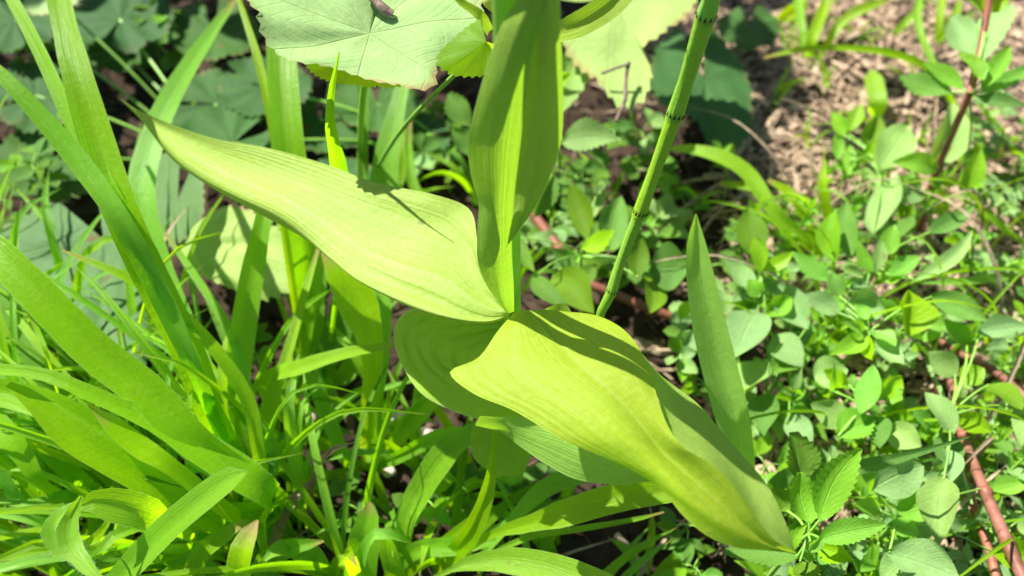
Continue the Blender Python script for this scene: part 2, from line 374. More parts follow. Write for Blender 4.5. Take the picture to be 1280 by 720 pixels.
def scatter(name, n, region, mat, shape, label, cat):
    """small crumbs or chips strewn on the ground, one object of stuff"""
    vs = []; fs = []
    for _ in range(n):
        x, y = region(); z = noise.fractal(V((x * 14, y * 14, 0)), 1, 2, 4) * .006 - .003
        c = V((x, y, z)); b = len(vs)
        if shape == 'crumb':
            r = R.uniform(.0008, .0032) * R.uniform(.6, 1.2); m = Matrix.Rotation(R.uniform(0, 6.3), 3, V((R.random(), R.random(), R.random() + .1)).normalized())
            for v in ((1, 0, 0), (-1, 0, 0), (0, 1, 0), (0, -1, 0), (0, 0, 1), (0, 0, -1)):
                vs.append(c + m @ V((v[0] * R.uniform(.7, 1.3), v[1] * R.uniform(.6, 1), v[2] * .7)) * r + UP * r * .4)
            for f in ((0, 2, 4), (2, 1, 4), (1, 3, 4), (3, 0, 4), (2, 0, 5), (1, 2, 5), (3, 1, 5), (0, 3, 5)): fs.append(tuple(b + q for q in f))
        else:
            ln = R.uniform(.003, .016) if R.random() < .6 else R.uniform(.015, .045); wd = R.uniform(.0005, .0022) if R.random() < .8 else R.uniform(.003, .009)
            a = R.uniform(0, 6.28); tz = R.uniform(-.35, .35)
            d = V((math.cos(a), math.sin(a), tz)).normalized(); s = V((-math.sin(a), math.cos(a), R.uniform(-.5, .5))).normalized()
            up = d.cross(s); bend = R.uniform(-.08, .12) * ln
            c = c + UP * R.uniform(.0005, .008)
            for k in range(4):
                t = k / 3; ww = wd * (.35 + .65 * math.sin(math.pi * (.15 + .7 * t))) * .5
                m = c + d * (ln * (t - .5)) + up * (bend * math.sin(math.pi * t))
                vs += [m - s * ww, m + s * ww, m + up * (ww * .7)]
            for k in range(3):
                q = b + k * 3
                fs += [(q, q + 1, q + 4, q + 3), (q + 1, q + 2, q + 5, q + 4), (q + 2, q, q + 3, q + 5)]
    o = mesh(name, vs, fs, mat, smooth=False); o['kind'] = 'stuff'; o['label'] = label; o['category'] = cat
    return o
def reg_all(): return R.uniform(-.55, .60), R.uniform(.0, .95)
def reg_right():
    while True:
        x, y = R.uniform(.02, .60), R.uniform(.15, .95)
        if x < .13 + .03 * math.sin(y * 31) and R.random() < .93: continue
        if R.random() < .12 + .88 * (x > .10 + .05 * math.sin(y * 20)): return x, y
scatter('soil_crumbs', 16000, reg_all, M['crumb'], 'crumb', 'dark crumbs of soil lying loose between the plants', 'soil')
scatter('leaf_litter', 21000, reg_right, M['litter'], 'chip', 'dry brown bark and leaf litter covering bare ground at upper right', 'litter')
scatter('leaf_fragments', 2600, reg_all, M['litter_shaded'], 'chip', 'scattered brown leaf fragments on the dark soil under the grass', 'litter')

# ================================================================== ORCHID
ob = P(640, 388, .152); base = V((ob.x, ob.y, 0))
orc = root('orchid_plant', 'tall pale yellow-green orchid with broad smooth leaves clasping its thick stem', 'orchid', base)
top = V((base.x - .003, base.y + .004, .34))
tube('stem', [base, V((base.x + .001, base.y, .08)), ob, V((base.x - .001, base.y + .002, .22)), top], [.0055, .0045, .0032, .0034, .0030], M['orchid_stem'], orc, 30, 16)
# long leaf reaching up to the left
loft('leaf', [px('148 122 0.1416|185 143 0.1471|260 171 0.1549|330 184 0.1593|400 203 0.1620|470 228 0.1639|540 242 0.1659|586 260 .164|596 296 .1625|599 328 .161|615 360 .159|640 391 .157'),
              px('148 122 0.1416|183 146 0.1446|250 185 0.1495|325 212 0.1542|395 244 0.1561|465 275 0.1580|530 300 0.1588|576 318 .158|594 346 .157|612 370 .156|640 391 .156'),
              px('148 122 0.1416|180 150 0.1420|225 202 0.1440|290 240 0.1480|360 275 0.1515|415 318 0.1525|450 346 0.1531|500 372 0.1546|560 393 0.1565|610 400 0.1560|643 390 0.1550'),
              px('148 122 0.1416|178 152 0.1379|215 199 0.1361|262 233 0.1371|318 264 0.1395|380 298 0.1444|445 345 0.1494|500 373 0.1508|560 394 0.1525|610 402 0.1520|643 391 0.1530')],
     M['orchid'], orc, 90, 14, disp=lambda u, v: .0008 * math.sin(v * 21 + u * 5) * math.sin(math.pi * u) * min(1, v * 2) + .0005 * math.sin(u * 30 + v * 6) * max(0, (v - .55) * 2.2) - .0018 * math.exp(-((u - .60) / .022) ** 2) * min(1, max(0, (v - .72) * 8)) * max(0, 1 - max(0, v - .9) * 8),
     label='long tapering leaf stretching to the upper left')
# broad front leaf, lower right, wavy edge
loft('leaf', [px('642 391 .160|622 415 .160|598 448 .158|562 465 .154|592 491 .157|640 512 .160|700 549 .162|755 572 .163|800 592 .163|832 616 .163|852 642 .161|882 669 .158|918 685 .154|958 689 .149|994 691 .144'),
              px('648 390 .162|650 402 .163|655 425 .164|665 448 .166|690 472 .168|718 494 .169|750 520 .170|782 550 .170|812 574 .169|842 602 .168|864 628 .166|894 652 .162|926 670 .157|962 684 .151|994 691 .144'),
              px('665 388 .164|672 398 .164|685 412 .164|702 430 .166|722 452 .168|748 476 .169|778 503 .169|806 535 .168|826 560 .166|852 584 .165|880 610 .163|908 636 .160|936 660 .156|964 680 .151|994 691 .144'),
              px('690 388 .163|702 391 .163|718 400 .164|738 414 .166|758 430 .168|782 454 .170|803 490 .171|826 530 .171|846 556 .171|868 574 .169|894 596 .166|920 624 .162|942 651 .158|966 676 .152|994 691 .144'),
              px('714 389 .161|737 391 .162|760 399 .163|782 415 .165|801 440 .167|814 468 .169|823 498 .171|834 530 .1715|853 559 .171|884 578 .1685|910 598 .1655|932 626 .1615|950 652 .157|970 676 .151|994 691 .144')],
     M['orchid_yellow'], orc, 70, 6, disp=lambda u, v: .0006 * math.sin(v * 16 + u * 4) - .0008 * math.exp(-((u - .5) / .04) ** 2),
     label='broad bright yellow-green leaf with a wavy edge, nearest the camera')
loft('leaf_margin', [px('792 432 .168|812 470 .166|823 498 .166|834 530 .166|853 559 .165|884 578 .163|910 600 .160|932 628 .156|950 654 .152|970 677 .148|994 692 .143'),
              px('800 440 .163|828 474 .162|850 504 .160|870 532 .159|890 558 .157|912 582 .155|932 606 .153|950 632 .151|965 655 .149|980 676 .146|994 692 .143'),
              px('800 445 .158|835 475 .158|868 502 .157|900 537 .155|925 564 .153|948 592 .151|964 616 .150|978 645 .148|986 664 .147|992 680 .145|994 692 .143')],
     M['orchid_yellow'], orc, 60, 6, disp=lambda u, v: .0006 * math.sin(v * 14 + u * 3), label='folded back half of the wavy leaf, in shade')
# small bright lobe behind the base and white sheath slip
loft('leaf_lobe', [px('672 392 .158|690 382 .160|706 380 .160|716 392 .158'), px('672 398 .155|688 396 .156|705 396 .156|716 400 .155')], M['orchid_yellow'], orc, 14, 4)
loft('sheath_edge', [px('640 330 .172|648 345 .169|649 362 .165|643 384 .157'), px('637 330 .171|640 348 .168|641 365 .163|638 384 .156')], M['orchid_yellow'], orc, 14, 3)
# shaded lower leaves
loft('leaf', [px('636 400 .125|600 392 .125|550 378 .120|505 392 .115|492 415 .108|500 450 .106|525 490 .105|562 512 .104|600 524 .103|640 526 .102|680 528 .10'),
              px('650 400 .125|620 405 .127|580 410 .126|548 418 .122|538 432 .116|545 452 .112|570 470 .111|598 482 .110|630 492 .108|655 500 .106|690 515 .102'),
              px('670 410 .122|650 420 .122|630 430 .122|612 440 .120|604 450 .117|606 460 .114|618 468 .112|640 476 .110|660 484 .108|680 494 .106|700 505 .103')],
     M['orchid_low'], orc, 60, 16, disp=lambda u, v: .0016 * math.sin(u * 34 + v * 9) * math.exp(-((v - .3) / .28) ** 2), label='rounded ribbed lower leaf in dappled shade')
loft('leaf', [px('600 520 .118|640 522 .118|690 520 .120|740 530 .120|790 550 .118|830 580 .114|862 615 .108|885 664 .10'),
              px('596 526 .114|640 535 .114|690 548 .115|735 566 .114|785 585 .112|825 605 .109|855 630 .105|884 664 .10'),
              px('594 532 .110|625 540 .108|650 558 .108|682 580 .107|722 600 .105|775 606 .103|830 606 .102|883 665 .10')],
     M['orchid_low'], orc, 44, 6, label='dull green lower leaf shaded by the wavy leaf')
loft('leaf', [px('588 545 .07|600 522 .07|640 520 .07|668 548 .068|655 592 .06'), px('588 545 .068|600 548 .067|622 555 .066|642 570 .064|655 592 .06'), px('588 545 .066|592 572 .065|612 588 .064|635 595 .062|655 592 .06')],
     M['orchid_low'], orc, 24, 5, label='small dark lowest leaf close to the ground')
# upright sheathing leaves
loft('leaf', [px('632 390 .0040|609 358 .0040|597 325 .003|597 288 .002|598 255 .001|590 225 .001|585 192 .001|588 158 .001|600 112 .001|613 68 .001|628 30 .001|650 -10 .001|672 -60 -.001'),
              px('634 391 .0058|618 362 .0060|609 322 .0056|609 285 .0050|610 255 .0045|605 225 .0040|602 192 .0036|605 158 .0036|615 112 .0040|628 68 .004|642 28 .004|662 -12 .003|680 -60 .001'),
              px('638 391 .0062|629 372 .0068|623 320 .0068|622 285 .0066|622 255 .0064|623 225 .0062|624 192 .0060|628 158 .0060|635 112 .0060|644 68 .006|656 28 .006|671 -12 .005|689 -60 .003'),
              px('643 389 .0045|642 355 .0050|640 318 .0050|640 285 .0052|642 255 .0052|645 225 .0052|649 192 .0052|653 158 .0052|659 112 .005|666 66 .005|676 28 .005|690 -10 .003|700 -60 .001')],
     M['orchid_stem'], orc, 60, 8, at=PY, label='upright leaf sheathing the front of the stem')
loft('leaf', [px('634 309 .0062|638 270 .004|642 230 .003|645 190 .002|648 150 .002|650 100 .001|652 50 .000|655 -10 -.002'),
              px('633 310 .0066|643 280 .0068|653 240 .0055|660 200 .005|666 150 .0045|668 100 .004|668 50 .002|670 -10 .000'),
              px('633 309 .0064|649 285 .0082|663 248 .0070|671 205 .0072|674 165 .007|678 112 .0065|680 55 .007|682 -10 .003'),
              px('633 308 .0060|653 283 .0060|675 248 .0060|691 212 .006|702 172 .005|704 120 .004|702 60 .002|700 -10 .000')],
     M['orchid_stem'], orc, 50, 6, at=PY, label='narrow folded leaf on the right of the stem')
blade('656 56 .228 6|690 44 .235 22|725 30 .241 32|760 8 .246 34|790 -20 .25 28|815 -50 .255 6', 'orchid_stem', orc, 15, .35, name='bract', label='curving bract arching to the upper right')
blade('612 40 .232 14|600 20 .238 16|578 4 .242 12|560 -12 .246 4', 'orchid_stem', orc, 20, .3, name='bract')
def bud(c, r, ax, mat, parent, name='bud'):
    rows = []; a = ax.orthogonal().normalized(); b = ax.cross(a)
    for i in range(9):
        t = i / 8; rr = r * math.sin(math.pi * min(.97, max(.03, t))) ** .7
        rows.append([c + ax * (r * 2.6 * (t - .5)) + (a * math.cos(6.2832 * k / 10) + b * math.sin(6.2832 * k / 10)) * rr for k in range(11)])
    return gridmesh(name, rows, mat, parent)
bud(P(614, 0, .238), .0030, V((-.1, .1, 1)).normalized(), M['bud'], orc)
for k in range(10):        # flower spike above the frame, its shadow falls forwards
    a = k * 2.4; z = .285 + k * .006
    bud(V((base.x - .003 + .006 * math.cos(a), base.y + .004 + .006 * math.sin(a), z)), .003, V((math.cos(a) * .5, math.sin(a) * .5, 1)).normalized(), M['bud'], orc)

# broad pointed leaf standing alone
sl = root('upright_shoot', 'single upright pointed smooth green leaf standing right of the wavy orchid leaf', 'leaf shoot', P(930, 640, 0))
loft('leaf', [px('869 268 .150|858 310 .140|861 380 .122|874 450 .104|890 510 .088|908 570 .068|925 630 .02'),
              px('870 267 .150|871 310 .138|882 380 .120|898 450 .101|914 510 .085|926 570 .065|934 630 .02'),
              px('871 268 .150|884 310 .140|902 380 .122|920 450 .104|935 510 .088|943 570 .068|945 630 .02')],
     M['upright'], sl, 40, 5, label='pointed leaf')

# ================================================================== HORSETAIL
hp = [P(900, -40, .262), P(889, 0, .250), P(882, 22, .243), P(858, 100, .219), P(843, 146, .204), P(818, 215, .183), P(799, 268, .166), P(775, 330, .145), P(764, 366, .133), P(750, 394, .122), P(742, 430, .10)]
hb = V((hp[-1].x - .006, hp[-1].y + .004, 0)); hp += [hp[-1].lerp(hb, .5), hb]
ht = root('horsetail', 'slender jointed green horsetail stem leaning left behind the orchid leaf', 'horsetail', hb)
jn = [2, 4, 6, 8]; cuts = [0] + jn + [len(hp) - 1]; rr = [.0027, .0026, .0023, .0019, .0017]
for k in range(len(cuts) - 1):
    seg = hp[cuts[k]:cuts[k + 1] + 1]
    r0, r1 = rr[k], rr[k] * .93
    n = len(seg)
    rs = [r0 * 1.16] + [r0 * .95] * (n - 2) + [r0 * 1.14]
    if n == 2: rs = [r0, r1]
    tube('internode', seg, rs, M['horse'], ht, 14, 24, ridges=.09)
for j in jn:
    c = hp[j]; d = (hp[j - 1] - hp[j + 1]).normalized(); r = rr[min(4, jn.index(j))] * 1.12
    a = d.orthogonal().normalized(); b = d.cross(a)
    sh = tube('sheath', [c - d * .0012, c + d * .0012], [r * 1.0, r * 1.07], M['horse'], ht, 4, 20, ridges=.04)
    vs = []; fs = []
    for k in range(12):
        an = 6.2832 * k / 12; w_ = .16
        e = lambda q, rr_, z: c + (a * math.cos(q) + b * math.sin(q)) * rr_ + d * z
        i0 = len(vs)
        vs += [e(an - w_, r * 1.10, .0004), e(an + w_, r * 1.10, .0004), e(an, r * 1.16, .0026), e(an, r * 1.20, .0008)]
        fs += [(i0, i0 + 1, i0 + 3), (i0 + 1, i0 + 2, i0 + 3), (i0 + 2, i0, i0 + 3), (i0, i0 + 2, i0 + 1)]
    mesh('teeth', vs, fs, M['tooth'], ht, smooth=False)

# ================================================================== LADY'S MANTLE
def petiole(parent, a, b, r=.0011, mat='stem'):
    tube('petiole', [a, a.lerp(b, .5) + V((0, 0, .01)), b], [r * 1.2, r, r * .9], M[mat], parent, 10, 6)
mb = P(450, 250, 0)
ma = root('mantle_plant', 'pale scalloped lady mantle leaf with brown nibbled edge left of the orchid stem', 'lady mantle', mb)
fan('leaf', (462, 42, 0.210), px('478 10 0.212|470 -60 0.225|380 -80 0.230|300 -30 0.222|318 20 0.216|338 62 0.208|372 82 0.206|420 88 0.205|470 104 0.203|520 116 0.202|545 108 0.203|547 82 0.206|572 58 0.209|598 34 0.212|600 -20 0.218|560 -70 0.224|500 -60 0.223|484 8 0.212'),
    'mantle', ma, 9, .016, 6, 12, cup=.02, tooth=.018, label='large pale grey-green leaf with brown torn margin')
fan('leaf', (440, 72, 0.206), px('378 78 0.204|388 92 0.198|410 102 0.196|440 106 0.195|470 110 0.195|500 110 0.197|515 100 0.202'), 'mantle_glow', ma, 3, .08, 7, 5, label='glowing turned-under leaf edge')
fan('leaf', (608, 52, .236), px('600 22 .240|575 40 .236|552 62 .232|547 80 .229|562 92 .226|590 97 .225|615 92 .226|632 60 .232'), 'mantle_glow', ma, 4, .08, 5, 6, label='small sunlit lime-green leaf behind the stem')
petiole(ma, mb, P(462, 44, .2075), .0017, 'horse'); petiole(ma, mb, P(608, 54, .235))
m2b = V((.09, .46, 0))
m2 = root('mantle_plant', 'pale scalloped leaf behind the curving bract right of the orchid stem', 'lady mantle', m2b)
fan('leaf', (770, 0, .115), px('700 30 .112|705 60 .108|735 95 .104|760 118 .102|775 132 .101|800 128 .102|816 105 .105|814 85 .107|805 62 .110|830 48 .112|860 22 .116|872 -10 .120|860 -60 .128|780 -80 .13|700 -50 .125|690 0 .118'), 'mantle', m2, 7, .018, 6, 9, tooth=.025, label='pale sunlit scalloped leaf')
petiole(m2, m2b, P(770, 2, .114))
m3b = V((.14, .50, 0))
m3 = root('mantle_plant', 'dull green scalloped leaf low on the ground behind the horsetail', 'lady mantle', m3b)
fan('leaf', (880, 100, .04), px('845 30 .045|818 60 .045|812 110 .042|830 135 .04|860 150 .036|890 185 .03|925 190 .03|942 150 .034|940 110 .038|925 70 .042|905 50 .046|880 28 .05'), 'mantle_shaded', m3, 7, .06, 5, 9)
fan('leaf', (935, 35, .03), ring(935, 35, .03, 40, 28, 90, 330), 'mantle_shaded', m3, 7, .06, 4, 7)
petiole(m3, m3b, P(880, 100, .04))
m4b = V((-.17, .25, 0))
m4 = root('mantle_plant', 'lady mantle with large shaded dull green leaves behind the left grass blades', 'lady mantle', m4b)
fan('leaf', (130, 300, .055), px('70 250 .05|20 262 .052|-20 290 .054|-30 340 .052|10 385 .052|70 405 .054|110 430 .056|140 470 .056|180 478 .054|195 430 .054|200 380 .056|205 320 .058|190 270 .060|160 245 .060|120 240 .058'), 'mantle_half_shaded', m4, 7, .045, 6, 10, label='widest leaf with a brown stain')
fan('leaf', (222, 250, .06), px('225 175 .06|195 195 .058|188 235 .056|190 280 .056|205 310 .056|230 305 .058|252 275 .060|256 235 .062|245 195 .062'), 'mantle_half_shaded', m4, 5, .04, 5, 7)
fan('leaf', (235, 300, .065), px('240 285 .066|265 262 .068|290 255 .07|315 262 .07|340 278 .07|362 300 .068|370 330 .064|368 360 .062|345 372 .060|318 375 .060|290 360 .061|262 350 .062|235 330 .063|224 312 .064'), 'mantle', m4, 6, .05, 5, 9, label='toothed leaf half lit by the sun')
for c in ((130, 302, .054), (222, 252, .059), (237, 302, .064)): petiole(m4, m4b, P(*c))
m5b = V((-.20, .42, 0))
m5 = root('mantle_plant', 'shaded dark lady mantle leaves in the upper left corner', 'lady mantle', m5b)
for (x, y, h, rx, ry, a0, mt) in ((150, 25, .05, 66, 40, 250, 'mantle_shaded'), (20, 25, .06, 50, 45, 300, 'mantle_shaded'), (45, 120, .045, 60, 45, 200, 'mantle_shaded'), (265, 40, .04, 60, 40, 90, 'mantle_shaded'),
                                  (270, 130, .035, 75, 45, 180, 'mantle_shaded'), (60, 205, .035, 70, 50, 60, 'mantle_shaded'), (150, 60, .03, 50, 30, 20, 'mantle_shaded')):
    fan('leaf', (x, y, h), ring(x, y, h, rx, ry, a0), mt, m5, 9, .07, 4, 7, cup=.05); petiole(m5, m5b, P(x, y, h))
fan('leaf', (50, -8, .09), px('28 0 .09|34 14 .088|50 19 .086|75 16 .088|100 6 .09|110 -6 .092|80 -20 .094|40 -20 .094'), 'mantle', m5, 4, .05, 4, 6, label='sliver of pale sunlit leaf at the top edge')
petiole(m5, m5b, P(60, -8, .09))
m6b = V((-.04, .44, 0))
m6 = root('mantle_plant', 'dark shaded leaves under the long orchid leaf and nibbled leaf', 'lady mantle', m6b)
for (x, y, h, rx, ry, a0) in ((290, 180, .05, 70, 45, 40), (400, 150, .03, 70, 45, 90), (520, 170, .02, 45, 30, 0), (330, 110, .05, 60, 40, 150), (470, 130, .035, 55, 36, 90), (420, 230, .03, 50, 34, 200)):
    fan('leaf', (x, y, h), ring(x, y, h, rx, ry, a0), 'mantle_shaded', m6, 9, .07, 4, 7, cup=.05); petiole(m6, m6b, P(x, y, h))

# ================================================================== GRASS, hand placed
def tuft(label, rootpx, blades, cat='grass tuft', group=None):
    g = P(rootpx[0], rootpx[1], 0); o = root('grass_tuft', label, cat, g, group)
    for b in blades:
        s, mt = b[0], b[1]; roll = b[2] if len(b) > 2 else R.uniform(-22, 22); hs = b[3] if len(b) > 3 else 0; lab = b[4] if len(b) > 4 else None
        q = px(s); w0 = q[0][3]
        if q[0][2] > .006:   # run it down to the root
            s = f'{rootpx[0] + R.uniform(-12, 12):.0f} {rootpx[1] + R.uniform(-8, 8):.0f} -.003 {w0 * .5:.1f}|' + s
        blade(s, mt, o, roll, R.uniform(.22, .42), hs, label=lab)
    return o
tuft('big grass tuft at left whose broad blades cross behind the long orchid leaf tip', (330, 640), [
    ('270 530 .07 34|235 440 .10 40|190 350 .13 42|152 268 .15 42|122 180 .165 42|97 95 .18 36|80 30 .188 29|70 -20 .192 26|60 -80 .19 10', 'grass', 8, 1, 'widest upright blade'),
    ('262 500 .085 20|200 360 .12 24|150 265 .15 24|118 205 .16 24|84 140 .172 19|57 80 .182 17|32 30 .19 16|5 -20 .195 14|-20 -70 .198 5', 'grass', -8, 0, 'jointed blade with reddish nodes'),
    ('255 490 .09 18|200 370 .125 26|150 275 .152 26|100 205 .165 28|50 145 .178 24|0 92 .19 18|-40 55 .195 8', 'grass', 10),
    ('290 560 .045 26|245 440 .065 30|205 350 .08 34|180 270 .095 36|178 225 .102 36|193 170 .108 34|215 120 .110 30|245 70 .108 24|272 30 .103 16|298 -5 .098 5', 'grass', -16, 1, 'bent blade shining white where it arches'),
    ('325 600 .03 28|300 540 .05 30|296 480 .065 32|303 420 .08 32|314 350 .095 29|330 270 .11 20|342 220 .115 14', 'grass', 10, 1),
    ('330 610 .05 20|322 560 .07 16|310 500 .085 18|275 445 .10 17|235 400 .11 15|190 365 .122 13|140 338 .13 11|100 322 .134 7|78 313 .135 2', 'grass_lit', 12, 0, 'slender lime blade curving left'),
    ('350 630 .05 30|250 560 .085 44|190 495 .10 48|120 440 .112 48|60 380 .125 46|0 320 .135 42|-60 265 .14 20', 'grass', -14, 1, 'broad diagonal blade with fine hairs'),
    ('342 622 .06 34|300 592 .075 46|250 560 .085 44|190 525 .095 30|130 500 .105 22|60 470 .115 18|0 462 .12 16|-60 465 .12 6', 'grass', 18, 1, 'long bent blade crossing the tuft'),
    ('330 640 .04 24|250 640 .05 34|200 590 .07 42|140 550 .08 40|70 510 .09 38|0 490 .09 34|-50 480 .09 12', 'grass', -20),
    ('300 650 .05 20|215 585 .085 22|175 560 .092 30|145 535 .098 26|110 505 .105 4', 'grass_lit', 20, 0, 'glowing yellow blade end'),
    ('290 660 .04 30|220 620 .07 40|140 575 .09 42|90 545 .10 40|40 500 .11 24|10 480 .115 8', 'grass', 12),
    ('310 630 .04 16|345 570 .055 18|318 520 .07 14|290 420 .08 12|240 340 .09 10|205 290 .095 4', 'grass', 10),
    ('290 620 .03 14|270 540 .05 26|240 470 .06 30|205 400 .07 22|160 330 .08 8', 'grass_dark', 5),
    ('330 600 .03 14|335 520 .06 24|360 440 .075 14|380 370 .085 10|398 310 .09 5', 'grass', -12),
    ('245 640 .06 14|238 590 .075 12|236 520 .085 8|240 462 .09 2', 'grass', 0),
])
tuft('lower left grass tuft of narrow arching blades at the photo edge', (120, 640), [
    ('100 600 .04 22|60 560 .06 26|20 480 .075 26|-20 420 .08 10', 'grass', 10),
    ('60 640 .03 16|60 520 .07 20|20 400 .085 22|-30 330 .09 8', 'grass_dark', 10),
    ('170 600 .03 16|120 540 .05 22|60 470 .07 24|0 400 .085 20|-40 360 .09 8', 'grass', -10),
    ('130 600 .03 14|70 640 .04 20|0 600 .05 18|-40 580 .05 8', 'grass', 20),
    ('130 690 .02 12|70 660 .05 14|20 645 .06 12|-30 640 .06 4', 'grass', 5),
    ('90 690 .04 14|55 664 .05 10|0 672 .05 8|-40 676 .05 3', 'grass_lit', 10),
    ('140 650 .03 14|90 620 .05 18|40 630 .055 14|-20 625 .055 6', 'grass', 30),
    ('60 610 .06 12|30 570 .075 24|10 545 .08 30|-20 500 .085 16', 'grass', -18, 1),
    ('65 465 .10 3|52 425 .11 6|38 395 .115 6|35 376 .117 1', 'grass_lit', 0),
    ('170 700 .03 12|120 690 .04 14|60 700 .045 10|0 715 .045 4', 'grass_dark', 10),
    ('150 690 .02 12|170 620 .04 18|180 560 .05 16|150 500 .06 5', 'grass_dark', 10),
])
cb = root('grass_tuft', 'hairy lime grass blade curled over on itself at the lower left', 'grass tuft', P(250, 690, 0))
blade('262 700 .0 8|238 672 .05 12|205 652 .085 24|180 640 .097 42|145 631 .104 44|115 627 .108 28|98 634 .108 8', 'grass_lit', cb, (15, -20), .3, 3)
blade('102 620 .113 5|92 640 .110 16|85 662 .108 25|90 684 .106 26|104 702 .106 20|122 722 .108 13|137 742 .108 3', 'grass_lit', cb, (-10, 25), .45, 4)
blade('102 627 .100 10|74 645 .098 18|63 664 .094 22|72 686 .09 16|90 701 .088 4', 'grass_lit', cb, 25, .4, 3)
blade('100 682 .085 8|120 672 .09 12|136 650 .098 7|146 624 .10 1', 'grass_lit', cb, 0, .3, 1)
tuft('broad flat grass blade with two white sun glints at bottom left', (110, 790), [
    ('110 780 .05 34|140 735 .075 32|180 690 .088 36|215 655 .098 36|252 624 .106 36|285 600 .113 34|308 590 .117 5', 'grass', -8, 1),
    ('300 760 .03 28|298 715 .06 32|305 680 .065 32|316 660 .066 22|322 650 .066 4', 'grass_lit', -20),
    ('230 760 .03 20|245 700 .05 24|275 672 .055 20|310 650 .055 6', 'grass', 10),
])
tuft('grass tuft with a flat-topped yellow-green fold under the orchid leaf edge', (458, 585), [
    ('458 560 .02 18|462 510 .045 22|466 460 .065 24|462 420 .08 34|448 380 .09 50|430 340 .10 46|415 310 .105 30', 'grass_lit', -10, 0, 'pleated yellow-green blade'),
    ('470 560 .02 14|472 500 .045 14|478 440 .065 18|478 380 .08 22|470 340 .085 14', 'grass', 10),
    ('456 585 .0 10|380 540 .03 16|330 480 .06 20|380 458 .08 22|430 442 .09 17|470 435 .095 12|505 428 .10 3', 'grass', -15, 1, 'blade arching right across the others'),
    ('440 590 .0 10|425 560 .02 18|405 510 .035 20|385 470 .045 12|378 450 .05 4', 'grass', 15),
    ('430 600 .0 8|395 590 .02 14|360 585 .03 14|330 600 .04 5', 'grass', 15),
    ('455 585 .0 10|400 600 .02 16|350 640 .035 16|320 670 .04 6', 'grass', 25),
    ('460 590 .0 8|480 560 .02 8|520 510 .045 10|545 480 .055 4', 'grass', 5),
    ('470 590 .0 12|485 565 .02 14|520 520 .04 26|550 490 .055 20|570 470 .06 6', 'grass_lit', 20),
    ('470 585 .0 10|500 570 .03 16|550 545 .05 20|600 540 .055 14|640 540 .06 4', 'grass', 30),
])
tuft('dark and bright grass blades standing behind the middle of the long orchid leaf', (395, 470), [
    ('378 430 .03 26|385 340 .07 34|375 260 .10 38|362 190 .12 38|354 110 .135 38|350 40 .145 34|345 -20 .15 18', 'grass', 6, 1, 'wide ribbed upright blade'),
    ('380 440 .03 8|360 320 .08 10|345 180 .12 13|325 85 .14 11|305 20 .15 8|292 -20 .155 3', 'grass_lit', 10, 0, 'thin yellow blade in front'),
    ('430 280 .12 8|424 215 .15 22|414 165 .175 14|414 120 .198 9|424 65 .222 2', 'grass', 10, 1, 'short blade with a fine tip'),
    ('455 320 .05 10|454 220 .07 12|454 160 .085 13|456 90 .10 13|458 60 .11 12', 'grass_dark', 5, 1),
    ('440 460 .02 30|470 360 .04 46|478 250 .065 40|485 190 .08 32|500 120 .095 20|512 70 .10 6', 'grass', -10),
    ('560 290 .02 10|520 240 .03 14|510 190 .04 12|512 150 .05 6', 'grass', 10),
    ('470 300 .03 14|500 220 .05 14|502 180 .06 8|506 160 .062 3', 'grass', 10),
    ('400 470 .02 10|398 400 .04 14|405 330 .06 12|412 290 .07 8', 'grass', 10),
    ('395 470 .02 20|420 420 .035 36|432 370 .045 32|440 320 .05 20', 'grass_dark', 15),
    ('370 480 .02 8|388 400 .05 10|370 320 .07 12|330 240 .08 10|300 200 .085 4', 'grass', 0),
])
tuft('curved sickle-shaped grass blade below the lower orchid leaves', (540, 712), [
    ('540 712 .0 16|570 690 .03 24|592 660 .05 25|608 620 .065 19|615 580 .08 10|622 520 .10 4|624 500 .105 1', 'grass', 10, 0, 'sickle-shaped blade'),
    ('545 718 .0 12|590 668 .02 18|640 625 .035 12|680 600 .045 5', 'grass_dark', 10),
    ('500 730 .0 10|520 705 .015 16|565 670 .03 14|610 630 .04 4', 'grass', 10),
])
tuft('wide short grass blades rising at bottom centre', (490, 760), [
    ('448 780 .0 26|450 720 .03 40|455 675 .045 40|460 645 .05 26|461 628 .052 4', 'grass', 8, 0, 'broad two-toned blade'),
    ('505 720 .005 14|505 660 .025 26|525 615 .035 34|555 570 .05 38|585 545 .06 26|610 520 .065 4', 'grass', -15),
    ('480 730 .0 14|515 690 .02 22|570 682 .03 24|620 676 .035 10', 'grass', 25),
    ('420 760 .0 16|400 710 .03 24|380 690 .04 30|350 685 .045 20|330 700 .045 6', 'grass', 5),
    ('330 720 .03 20|350 690 .04 26|385 680 .05 14|405 676 .055 3', 'grass', 20),
    ('400 760 .0 12|415 720 .02 16|425 700 .03 14|440 712 .035 3', 'grass_lit', 0),
    ('510 760 .0 16|495 720 .02 24|485 690 .03 22|480 660 .035 6', 'grass', 0),
])
tuft('bright broad hairy grass blade lying flat along the bottom edge', (470, 760), [
    ('560 714 .05 6|600 702 .058 22|650 702 .066 34|710 718 .075 40|770 746 .085 44|830 782 .09 20', 'grass_lit', 12, 2)])
tuft('translucent yellow-green grass blade pointing at the wavy orchid leaf', (600, 720), [
    ('585 690 .03 8|615 668 .05 10|660 655 .065 20|710 640 .078 34|770 622 .085 36|820 616 .088 30|870 612 .09 16|900 612 .09 3', 'grass_lit', 15, 1),
    ('600 700 .02 8|640 650 .04 14|680 612 .05 24|720 596 .055 24|760 590 .06 14|790 590 .06 4', 'grass', -10),
    ('605 700 .02 6|660 672 .04 8|720 662 .05 8|790 650 .055 6|830 640 .06 2', 'grass', 0),
])
